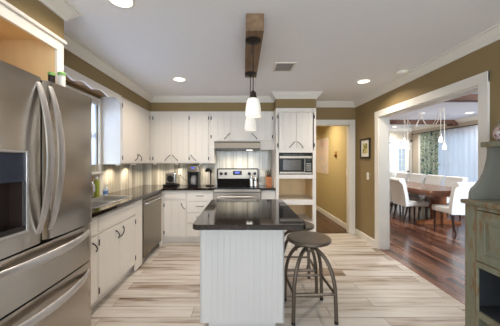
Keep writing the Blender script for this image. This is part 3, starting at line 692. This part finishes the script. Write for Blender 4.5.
MB().box(.06, .16, 4.22, 4.30, 1.533, 1.538).build('lamp', M['can_emit'], t)
area('hood_light', (-.09, 4.38, 1.53), (0, 0, -1), .62, .34, UNDER_W*2.6, WARM, spread=math.radians(110))

# microwave
t = thing('microwave', 'stainless and black microwave in the niche of the tall cabinet', 'microwave', (.845, 4.25, 1.13))
MB().box(.585, 1.108, 4.01, 4.42, 1.136, 1.478, .004).build('casing', M['black'], t)
MB().box(.585, .995, 3.995, 4.010, 1.150, 1.178, .002).box(.585, 1.105, 3.995, 4.010, 1.395, 1.432, .002).box(.995, 1.105, 3.995, 4.010, 1.145, 1.172, .002).build('steel_band', M['steel_l'], t)
d = MB().box(.588, .975, 3.998, 4.010, 1.178, 1.395, .002).build('door', M['black'], t)
MB().box(.64, .93, 3.995, 3.999, 1.205, 1.372, .002).build('window', mat('microwave_window', srgb(84, 76, 68), .2, var=.08), d)
MB().tube([(.983, 3.998, 1.19), (.983, 3.972, 1.20), (.983, 3.972, 1.37), (.983, 3.998, 1.38)], .008).build('handle', M['steel_v'], d)
p = MB().box(1.0, 1.104, 3.998, 4.010, 1.178, 1.395, .002).build('control_panel', M['black'], t)
bt = MB()
for r in range(4):
    for k in range(3): bt.box(1.014+k*.027, 1.036+k*.027, 3.9955, 3.998, 1.195+r*.034, 1.217+r*.034)
bt.build('keypad', mat('grey_keys', srgb(170, 168, 160), .5), p)
MB().box(1.016, 1.09, 3.9955, 3.998, 1.345, 1.378).build('display', mat('dim_display', srgb(60, 72, 70), .2), p)
st = MB().box(.595, 1.10, 4.002, 4.010, 1.440, 1.470).build('vent_strip', M['black'], t)
vs = MB()
for x in (.66, .70, .74, .80, .84, .90, .94): vs.box(x, x+.024, 4.000, 4.002, 1.452, 1.459)
vs.build('vent_slots', mat('vent_grey', srgb(130, 132, 140), .4), st)

# ------------------------------------------------------------------ worktop items
Z = .911
coffee = t = thing('coffee_maker', 'black and steel drip coffee maker on the back worktop', 'coffee maker', (-.86, 4.40, Z))
MB().box(-.955, -.765, 4.28, 4.52, Z, .945, .01).box(-.955, -.765, 4.43, 4.52, .945, 1.16, .008).box(-.955, -.92, 4.30, 4.43, .945, 1.16, .006).box(-.80, -.765, 4.30, 4.43, .945, 1.16, .006).build('body', M['black'], t)
hd = MB().box(-.957, -.763, 4.28, 4.52, 1.158, 1.275, .014).build('brew_head', M['steel'], t)
MB().box(-.888, -.832, 4.277, 4.281, 1.222, 1.246).build('display', M['display'], hd)
MB().lathe(-.86, 4.355, [(.048, .946), (.058, .96), (.060, 1.02), (.048, 1.075), (.040, 1.09), (.042, 1.10)], 20).build('carafe', mat('carafe_glass', srgb(150, 146, 144), .08, var=.1, coat=.5), t)
t = thing('countertop_appliance', 'small silver box appliance with round black dial on a black tray', 'appliance', (-1.27, 4.42, Z))
MB().box(-1.39, -1.14, 4.32, 4.50, Z, .945, .008).build('tray', M['black'], t)
MB().box(-1.362, -1.168, 4.35, 4.48, .945, 1.145, .025, 3).build('body', M['silver'], t)
MB().lathe(-1.268, 4.345, [(.001, 0), (.045, 0), (.058, .003), (.060, .008)], 24, axis='Y', cz=1.04).build('dial', M['black'], t)
t = thing('banana_stand', 'black metal stand with hooked drooping top beside the range', 'stand', (-.62, 4.42, Z))
MB().lathe(-.585, 4.42, [(.075, Z), (.075, .922), (.06, .93), (.012, .934)], 20).build('base', M['black'], t)
MB().tube([(-.57, 4.42, .93), (-.57, 4.42, 1.10), (-.572, 4.42, 1.16)], .013).build('post', M['black'], t)
MB().tube([(-.556, 4.42, 1.145), (-.575, 4.42, 1.18), (-.605, 4.42, 1.195), (-.635, 4.42, 1.195), (-.665, 4.42, 1.17)], [.016, .026, .032, .032, .022], 10).build('hook', M['black'], t)
t = thing('knife_block', 'orange wooden knife block with black handled knives right of the range', 'knife block', (.455, 4.36, Z))
MB().prism([(4.31, Z), (4.43, Z), (4.43, 1.10), (4.33, 1.065)], 'X', .41, .50, .004).build('block', M['knifewood'], t)
for k, (x, h) in enumerate(((.425, .10), (.445, .12), (.465, .085), (.485, .13))):
    MB().box(x-.006, x+.006, 4.355, 4.385, 1.075, 1.075+h, .004).build('knife_handle', M['black'], t)
def outlet(name, label, x, z, w=.07, plug=False):
    t = thing(name, label, 'outlet' if 'outlet' in name else 'switch', (x, YB-.01, z))
    MB().box(x-w/2, x+w/2, YB-.014, YB-.008, z-.058, z+.058, .003).build('cover_plate', M['plate'], t)
    s = MB()
    for dz in (.024, -.024): s.box(x-.016, x+.016, YB-.0165, YB-.014, z+dz-.015, z+dz+.015, .004)
    s.build('sockets', M['jarwhite'], t); return t
outlet('power_outlet', 'cream wall outlet on the splash between silver appliance and coffee maker', -1.165, 1.155)
outlet('power_outlet', 'cream wall outlet on the splash right of the range', .365, 1.12, .09)
MB().tube([(-1.165, YB-.018, 1.13), (-1.15, YB-.045, 1.09), (-1.10, YB-.05, 1.03), (-1.02, YB-.06, .98), (-.95, YB-.11, .93)], .004, 6).build('power_cord', M['black'], coffee)

# under-cabinet lights
def puck(x, y, label, w=UNDER_W):
    t = thing('cabinet_light', label, 'light', (x, y, 1.308), 'round lights under the wall cabinets')
    MB().lathe(x, y, [(.035, 1.309), (.035, 1.298), (.028, 1.296)], 16).build('housing', M['white'], t)
    MB().lathe(x, y, [(.026, 1.2965), (.026, 1.295)], 16).build('lens', M['can_emit'], t)
    area('cabinet_light_lamp', (x, y, 1.29), (0, 0, -1), .05, .05, w, WARM, shape='DISK', spread=math.radians(140))
L_ = 'small round light under the left and back wall cabinets'
for x, y in ((-1.72, 3.45), (-1.72, 3.92), (-1.55, 4.40), (-1.18, 4.45), (-.75, 4.45)): puck(x, y, L_, UNDER_W if x < -1.5 else UNDER_W*.6)

# ------------------------------------------------------------------ island
IX0, IX1, IY0, IY1 = -.336, .322, 1.945, 2.86
t = thing('kitchen_island', 'white plank-panelled kitchen island base under the dark stone top', 'island', (0, 2.4, 0))
MB().box(IX0+.012, IX1-.012, IY0+.012, IY1-.012, .10, .873).box(IX0+.06, IX1-.06, IY0+.07, IY1-.07, 0, .10).build('body', M['island'], t)
def panel(u0, u1, p, side, axis, n):
    mb = MB(); w = (u1-u0)/n
    for k in range(n):
        a, b_ = u0+w*k+(.0003 if k else 0), u0+w*(k+1)-(.0003 if k < n-1 else 0); lo, hi = sorted((p, p+side*.012))
        if axis == 'Y': mb.box(a, b_, lo, hi, .095, .873, .0004)
        else: mb.box(lo, hi, a, b_, .095, .873, .0004)
    return mb.build('panel', M['island'], t)
panel(IX0, IX1, IY0, 1, 'Y', 14); panel(IX0, IX1, IY1-.012, 1, 'Y', 14); panel(IY0, IY1, IX0, 1, 'X', 12); panel(IY0, IY1, IX1-.012, 1, 'X', 12)
tag(MB().prism(rrect(-.358, .447, 1.75, 2.90, .03), 'Z', .873, .91, .006).build('island_countertop', M['granite']), 'dark polished stone top lying on the white kitchen island', 'countertop')

# stools
def stool(label, x, y, rz):
    t = thing('bar_stool', label, 'stool', (0, 0, 0), 'bar stools at the island')
    MB().lathe(0, 0, [(.001, .634), (.165, .634), (.186, .638), (.194, .646), (.194, .664), (.188, .671), (.165, .674), (.06, .668), (.001, .667)], 40).build('seat', M['gunseat'], t)
    MB().tube([(0, 0, .40), (0, 0, .632)], .013).lathe(0, 0, [(.05, .622), (.06, .638)], 20).lathe(0, 0, [(.024, .54), (.030, .55), (.030, .575), (.024, .585)], 16).lathe(0, 0, [(.019, .385), (.019, .41)], 12).build('screw_post', M['gun'], t)
    h = .174
    for sx, sy in ((1, 1), (-1, 1), (1, -1), (-1, -1)):
        pts = []
        for k in range(15):
            f = k/14; z = .595*(1-f)+.012
            q = min(1, .10 + .90*math.sin(min(1, f*1.35)*PI/2)**.85) if f < .74 else 1
            pts.append((sx*h*q, sy*h*q, z if k else .60))
        # rounded arch out of the hub
        pts = [(sx*.02, sy*.02, .585)] + [(sx*(.02+(h-.02)*math.sin(a)), sy*(.02+(h-.02)*math.sin(a)), .235+.35*math.cos(a)) for a in [PI/2*k/9 for k in range(1, 10)]] + [(sx*(h+.004), sy*(h+.004), .12), (sx*(h+.006), sy*(h+.006), .02)]
        l = MB().tube(pts, .0165, 8, squash=(1.0, 1.0)).build('leg', M['gun'], t)
        MB().lathe(sx*(h+.006), sy*(h+.006), [(.017, 0), (.017, .022), (.014, .03)], 12).build('rubber_foot', M['rubber'], l)
    for a, b_ in (((-h, -h), (h, -h)), ((h, -h), (h, h)), ((h, h), (-h, h)), ((-h, h), (-h, -h))):
        MB().tube([(a[0], a[1], .243), (b_[0], b_[1], .243)], .0125, 8).build('footrest', M['gun'], t)
    t.location = (x, y, 0); t.rotation_euler = (0, 0, rz); return t
stool('nearer bronze metal stool with round seat and arched legs beside the island', .592, 2.255, .03)
stool('farther bronze metal stool half hidden behind the nearer one at the island', .575, 2.72, -.05)

# ------------------------------------------------------------------ ceiling things
tag(MB().box(.022, .154, 1.83, 2.87, 2.31, H-.001, .006).build('wooden_beam', M['beamwood']), 'rough reclaimed wooden beam on the kitchen ceiling carrying two pendants', 'beam')
def pendant(y, label, dz):
    x = .08
    t = thing('pendant_lamp', label, 'lamp', (x, y, 1.69), 'pendants over the island')
    MB().lathe(x, y, [(.062, 2.309), (.062, 2.300), (.05, 2.292), (.012, 2.286), (.008, 2.27)], 24).build('ceiling_canopy', M['bronze'], t)
    MB().tube([(x, y, 2.28), (x, y, 1.90)], .004, 8).build('cord', M['blackwire'], t)
    MB().lathe(x, y, [(.008, 1.91), (.022, 1.895), (.028, 1.86), (.036, 1.842)], 20).build('socket', M['bronze'], t)
    MB().lathe(x, y, [(.022, 1.846), (.036, 1.840), (.048, 1.825), (.055, 1.795), (.060, 1.76), (.063, 1.72), (.061, 1.700), (.058, 1.696), (.056, 1.70), (.058, 1.72), (.055, 1.76), (.050, 1.795), (.043, 1.82), (.030, 1.835)], 28, close=False, cz=dz).build('shade', M['shade'], t)
    MB().sphere((x, y, 1.785), .024).tube([(x, y, 1.80), (x, y, 1.85)], .014).build('bulb', M['bulb'], t)
pendant(1.97, 'nearer white glass pendant hanging from the wooden beam over the island', .008)
pendant(2.72, 'farther white glass pendant hanging lower in view behind the nearer one', -.010)
def can(x, y, label, z=H, w=CAN_W, r=.072, col=WARM, group='recessed lights in the kitchen ceiling'):
    t = thing('ceiling_light', label, 'light', (x, y, z), group)
    MB().lathe(x, y, [(r+.018, z-.001), (r+.016, z-.006), (r, z-.008), (r, z-.003)], 28, close=False).build('trim_ring', M['white'], t)
    MB().lathe(x, y, [(r, z-.003), (r, z-.005)], 28).build('lens', M['can_emit'], t)
    area('can_lamp', (x, y, z-.012), (0, 0, -1), r*2, r*2, w, col, shape='DISK', spread=math.radians(145))
can(-.84, 3.31, 'lit round recessed ceiling light above the left back corner of the kitchen')
can(1.64, 3.40, 'lit round recessed ceiling light near the dining opening')
can(-.82, 1.68, 'lit round recessed ceiling light cut by the top edge, above the refrigerator', w=6.5)
t = thing('ceiling_vent', 'square grey air vent in the ceiling right of the wooden beam', 'vent', (.47, 2.88, H))
MB().box(.35, .59, 2.74, 2.765, H-.012, H, .003).box(.35, .59, 2.995, 3.02, H-.012, H, .003).box(.35, .375, 2.765, 2.995, H-.012, H, .003).box(.565, .59, 2.765, 2.995, H-.012, H, .003).build('frame', M['white'], t)
s = MB()
for k in range(8): s.box(.375, .565, 2.772+k*.028, 2.790+k*.028, H-.010, H-.004)
s.build('louvers', mat('vent_louver', srgb(150, 146, 142), .5, var=.05), t)
t = thing('smoke_detector', 'round white smoke detector on the ceiling near the right wall crown', 'smoke detector', (1.93, 3.04, H))
MB().lathe(1.93, 3.04, [(.068, H-.001), (.068, H-.014), (.060, H-.030), (.030, H-.038), (.001, H-.038)], 28).build('housing', M['plate'], t)
MB().lathe(1.93, 3.04, [(.034, H-.0375), (.030, H-.041), (.001, H-.041)], 20).build('sensor_grille', M['ceiling'], t)

# ------------------------------------------------------------------ right wall and hall things
t = thing('picture', 'small black framed botanical picture on the olive wall by the dining opening', 'picture', (XR-.01, 4.25, 1.56))
y0, y1, z0, z1 = 4.09, 4.43, 1.395, 1.735
MB().box(XR-.022, XR, y0, y0+.03, z0, z1, .003).box(XR-.022, XR, y1-.03, y1, z0, z1, .003).box(XR-.022, XR, y0+.03, y1-.03, z0, z0+.03, .003).box(XR-.022, XR, y0+.03, y1-.03, z1-.03, z1, .003).build('frame', M['blackmat'], t)
MB().box(XR-.010, XR-.002, y0+.03, y1-.03, z0+.03, z1-.03).build('mat_board', M['paper'], t)
MB().box(XR-.012, XR-.010, y0+.09, y1-.09, z0+.085, z1-.085).build('print', M['art'], t)
t = thing('light_switch', 'cream light switch on the olive wall below the black framed picture', 'switch', (XR-.005, 4.18, 1.1))
MB().box(XR-.007, XR, 4.145, 4.215, 1.04, 1.16, .003).build('cover_plate', M['plate'], t)
MB().box(XR-.013, XR-.007, 4.168, 4.192, 1.085, 1.115, .003).build('rocker', M['jarwhite'], t)
HX = 2.05
t = thing('light_switch', 'cream light switch on the mustard hall wall at the doorway', 'switch', (HX-.005, 4.92, 1.13))
MB().box(HX-.007, HX, 4.86, 4.96, 1.07, 1.20, .003).build('cover_plate', M['plate'], t)
MB().box(HX-.013, HX-.007, 4.895, 4.925, 1.12, 1.15, .003).build('rocker', M['jarwhite'], t)
tag(MB().box(HX-.006, HX, 6.0, 6.95, 1.03, 1.92).build('wall_poster', M['poster']), 'large faded pink unframed poster on the mustard hall wall', 'poster')
t = thing('door_chime', 'small brown and brass wall fixture on the hall wall beside the poster', 'fixture', (HX-.01, 5.5, 1.49))
MB().box(HX-.012, HX, 5.45, 5.57, 1.43, 1.56, .004).build('backplate', M['tanboard'], t)
MB().lathe(HX-.012, 5.49, [(.001, -.03), (.03, -.026), (.05, 0)], 18, axis='X', cz=1.48).build('bell', M['thermo'], t)
can(1.45, 5.55, 'round recessed ceiling light in the hall', w=HALL_W, col=(1, .88, .70), group='hall ceiling lights')
can(1.45, 7.6, 'round recessed ceiling light far down the hall', w=HALL_W*.7, col=(1, .88, .70), group='hall ceiling lights')

# ------------------------------------------------------------------ hutch
t = thing('hutch', 'weathered sage green wooden hutch against the right wall in the foreground', 'hutch', (1.89, 1.45, 0))
A0, A1, B0, B1 = 1.69, 2.065, 1.0, 1.90
MB().box(A0+.02, A1, B1-.025, B1, .0, 1.035).box(A0+.02, A1, B0, B0+.025, 0, 1.035).box(A1-.015, A1, B0+.025, B1-.025, .05, 1.035)\
    .box(A0, A0+.022, B1-.09, B1, 0, 1.035, .003).box(A0, A0+.022, B0, B0+.09, 0, 1.035, .003).box(A0, A0+.022, B0+.09, B1-.09, 1.005, 1.035, .003).box(A0, A0+.022, B0+.09, B1-.09, .59, .635, .003).box(A0, A0+.022, B0+.09, B1-.09, .23, .275, .003)\
    .box(A0+.022, A1-.015, B0+.025, B1-.025, .60, .62).build('base', M['sage'], t)
MB().box(A0+.022, A1-.015, B0+.025, B1-.025, .25, .272).box(A1-.02, A1-.015, B0+.025, B1-.025, .272, .60).box(A0+.03, A1-.02, B1-.029, B1-.025, .272, .60).build('shelf_lining', M['darkslate'], t)
MB().box(A0-.025, A1, B0-.02, B1+.02, 1.035, 1.068, .008).build('base_top', M['sage'], t)
MB().box(A0-.001, A0+.003, B1-.088, B1-.082, .0, 1.03).box(A0-.001, A0+.003, B1-.003, B1+.001, .0, 1.03).box(A0-.001, A0+.003, B0+.1, B1-.092, .628, .634).build('worn_edge', M['edgewood'], t)
ym = (B0+B1)/2
for y0, y1, hs in ((B0+.093, ym-.003, 1), (ym+.003, B1-.093, -1)):
    z0, z1 = .64, 1.0; d = MB()
    d.box(A0-.004, A0+.018, y0, y0+.06, z0, z1, .003).box(A0-.004, A0+.018, y1-.06, y1, z0, z1, .003).box(A0-.004, A0+.018, y0+.06, y1-.06, z0, z0+.06, .003).box(A0-.004, A0+.018, y0+.06, y1-.06, z1-.06, z1, .003)
    d.box(A0+.004, A0+.016, y0+.055, y1-.055, z0+.055, z1-.055).box(A0-.003, A0+.014, y0+.085, y1-.085, z0+.085, z1-.085, .010)
    d = d.build('door', M['sage'], t)
    yk = y1-.03 if hs > 0 else y0+.03
    MB().sphere((A0-.022, yk, .82), .016).tube([(A0, yk, .82), (A0-.02, yk, .82)], .007).build('knob', M['bronze'], d)
# upper shelf unit with scrolled ends
prof = [(A1, 1.068), (1.700, 1.068), (1.704, 1.12), (1.718, 1.152), (1.748, 1.178), (1.770, 1.20), (1.788, 1.228), (1.806, 1.262), (1.820, 1.30), (1.834, 1.345), (1.841, 1.40), (1.842, 1.46), (A1, 1.46)]
for y0 in (B1-.035, B0+.01): MB().prism(prof, 'Y', y0, y0+.025, .002).build('scroll_side', M['slate'], t)
MB().box(A1-.015, A1, B0+.035, B1-.035, 1.068, 1.46).build('upper_back', M['slate'], t)
MB().box(A0+.125, A1, B0-.01, B1+.015, 1.46, 1.50, .006).build('top_shelf', M['sage'], t)
t = thing('candy_jar', 'round glass jar of red and white candies on top of the hutch', 'jar', (1.915, 1.82, 1.50))
MB().lathe(1.915, 1.82, [(.03, 1.501), (.055, 1.506), (.072, 1.54), (.072, 1.58), (.055, 1.62), (.042, 1.635), (.044, 1.645)], 24).build('glass_bowl', M['jarglass'], t)
MB().lathe(1.915, 1.82, [(.028, 1.504), (.052, 1.509), (.068, 1.54), (.068, 1.575), (.050, 1.605), (.02, 1.612), (.001, 1.614)], 24).build('candies', M['candy'], t)
MB().lathe(1.915, 1.82, [(.048, 1.645), (.048, 1.652), (.030, 1.664), (.010, 1.668), (.012, 1.682), (.001, 1.690)], 20).build('lid', M['jarglass'], t)

# ------------------------------------------------------------------ dining room
t = thing('dining_table', 'long reddish brown trestle dining table in the dining room', 'table', (4.205, 6.55, 0))
T0, T1, U0, U1 = 3.68, 4.73, 4.95, 8.2
MB().prism(rrect(T0, T1, U0, U1, .05), 'Z', .705, .76, .008).build('tabletop', M['table'], t)
MB().box(T0+.05, T1-.05, U0+.05, U0+.08, .635, .705).box(T0+.05, T1-.05, U1-.08, U1-.05, .635, .705).box(T0+.05, T0+.08, U0+.08, U1-.08, .635, .705).box(T1-.08, T1-.05, U0+.08, U1-.08, .635, .705).build('apron', M['table'], t)
for y in (5.38, 7.75):
    MB().box(4.07, 4.34, y-.06, y+.06, .12, .62, .01).box(3.85, 4.56, y-.05, y+.05, .60, .70, .01).prism([(3.76, 0), (4.65, 0), (4.65, .045), (4.50, .07), (4.36, .12), (4.05, .12), (3.91, .07), (3.76, .045)], 'Y', y-.06, y+.06, .005).build('trestle', M['table'], t)
MB().box(4.17, 4.24, 5.44, 7.69, .28, .40, .008).build('stretcher', M['table'], t)

def chair_proto():
    t = thing('dining_chair', '', 'chair', (0, 0, 0), 'chairs around the dining table')
    MB().box(-.22, .255, -.235, .235, .355, .47, .03, 3).build('seat', M['uphol'], t)
    fr, bk = [], []
    for k in range(11):
        f = k/10; z = .36+.57*f; x = -.195 - .10*f**1.6
        fr.append((x, z)); bk.append((x-.075-.0*f, z))
    cx, cz = fr[-1][0]-.06, .925
    roll = [(cx+.070*math.cos(a), cz+.05*math.sin(a)) for a in [PI*k/10 for k in range(1, 11)]] + [(cx-.060, cz-.025), (cx-.045, cz-.045)]
    poly = fr[:-1] + roll + bk[::-1][1:]
    MB().prism(poly, 'Y', -.25, .25, .012).build('backrest', M['uphol'], t)
    for x, y, dx in ((.21, .19, .01), (.21, -.19, .01), (-.20, .19, -.09), (-.20, -.19, -.09)):
        MB().tube([(x+dx, y, 0), (x+dx*.35, y, .20), (x, y, .36)], [.018, .024, .028], 4).build('leg', M['darkleg'], t)
    return t
proto = chair_proto()
spots = [(3.80, 5.66, 0, 'cream rolled-back chair on the near long side of the table, whose rear faces us'),
         (3.90, 6.36, 0, 'cream chair peeking past the opening trim behind the nearest long-side chair'),
         (4.80, 6.04, PI, 'nearest cream chair on the window side of the dining table'),
         (4.80, 6.70, PI, 'second cream chair from the near end on the window side'),
         (4.80, 7.35, PI, 'third cream chair from the near end on the window side'),
         (4.80, 8.03, PI, 'farthest cream chair on the window side, near the glazed door'),
         (4.08, 4.86, PI/2, 'cream chair at the near head of the table, beside the hutch')]
for i, (x, y, rz, l) in enumerate(spots):
    o = proto if i == 0 else copy_tree(proto)
    o.location = (x, y, 0); o.rotation_euler = (0, 0, rz); o['label'] = l

# swagged bulb chandelier
t = thing('chandelier', 'swagged chandelier of bare bulbs on white cords above the dining table', 'chandelier', (4.2, 5.9, HD))
MB().lathe(4.2, 5.9, [(.075, HD-.001), (.075, HD-.02), (.06, HD-.03), (.02, HD-.034)], 24).build('canopy', M['white'], t)
for (bx_, by, bz) in ((4.14, 5.25, 1.78), (4.16, 5.18, 1.62), (4.20, 7.02, 1.79), (4.22, 6.56, 1.86), (4.20, 6.40, 1.77), (4.16, 6.34, 1.66)):
    hook = Vector((bx_, by, HD-.01)); cn = Vector((4.2, 5.9, HD-.03)); L = (hook-cn).length
    pts = [cn.lerp(hook, k/10) - Vector((0, 0, min(.42, .34*L+.12)*4*(k/10)*(1-k/10))) for k in range(11)]
    c = MB().tube(pts + [hook+Vector((.012, 0, -.02)), (bx_+.012, by, bz+.14)], .006, 6).build('cord', M['whitecord'], t)
    s = MB().lathe(bx_+.012, by, [(.008, bz+.14), (.018, bz+.13), (.018, bz+.09), (.016, bz+.08)], 12).build('socket', M['steel_l'], c)
    l = bpy.data.lights.new('bulb_light', 'POINT'); l.energy = .8; l.color = (1, .97, .93); l.shadow_soft_size = .025
    lo = bpy.data.objects.new('bulb_light', l); link(lo); lo.location = (bx_+.012, by, bz-.075)
    MB().lathe(bx_+.012, by, [(.014, bz+.085), (.026, bz+.045), (.036, bz), (.030, bz-.025), (.001, bz-.036)], 14).build('bulb', M['bulb_d'], c)
can(5.3, 5.85, 'round recessed light in the dining ceiling near the sheer curtain', z=HD, w=CAN_DIN, col=(1, .98, .95), group='recessed lights in the dining ceiling')
can(5.0, 8.25, 'round recessed light in the dining ceiling near the glazed door', z=HD, w=CAN_DIN, col=(1, .98, .95), group='recessed lights in the dining ceiling')
can(3.0, 4.7, 'unseen round fill light added in the dining ceiling over the near left of the room', z=HD, w=CAN_DIN*1.3, col=(1, .98, .95), group='recessed lights in the dining ceiling')  # added out of view to brighten the chair backs
can(3.0, 6.6, 'unseen round fill light added in the dining ceiling over the far left of the room', z=HD, w=CAN_DIN, col=(1, .98, .95), group='recessed lights in the dining ceiling')  # second added lamp, hidden by the wall, for dining fill

def curtain(name, y0, y1, z0, z1, x, amp, wl, m, label, cat):
    n = int((y1-y0)/wl*10); t = bmesh.new(); rows = []
    for k in range(n+1):
        y = y0+(y1-y0)*k/n; ph = y/wl*2*PI
        xo = amp*(math.sin(ph)+.35*math.sin(ph*.43+1))
        rows.append([t.verts.new((x+xo*(.6+.4*j/6), y, z1+(z0-z1)*j/6)) for j in range(7)])
    for a, b_ in zip(rows, rows[1:]):
        for j in range(6): t.faces.new((a[j], a[j+1], b_[j+1], b_[j]))
    mb = MB(); mb.merge(t); o = mb.build(name, m, None, angle=80); return tag(o, label, cat)
curtain('sheer_curtain', 3.9, 7.38, .02, 2.235, 5.80, .018, .16, M['sheer'], 'long sheer white curtain glowing over the wide dining window', 'curtain')
curtain('drape', 7.32, 8.12, .02, 2.235, 5.745, .03, .18, M['drape'], 'green and teal floral drape hanging at the far end of the dining window', 'curtain')
t = thing('curtain_rod', 'dark curtain rod above the dining window carrying sheer and floral drape', 'rod', (5.79, 6.2, 2.25))
MB().tube([(5.775, 3.8, 2.25), (5.775, 8.5, 2.25)], .011, 10).build('rod', M['bronze'], t)
MB().sphere((5.775, 8.52, 2.25), .022).sphere((5.775, 3.78, 2.25), .022).build('finials', M['bronze'], t)
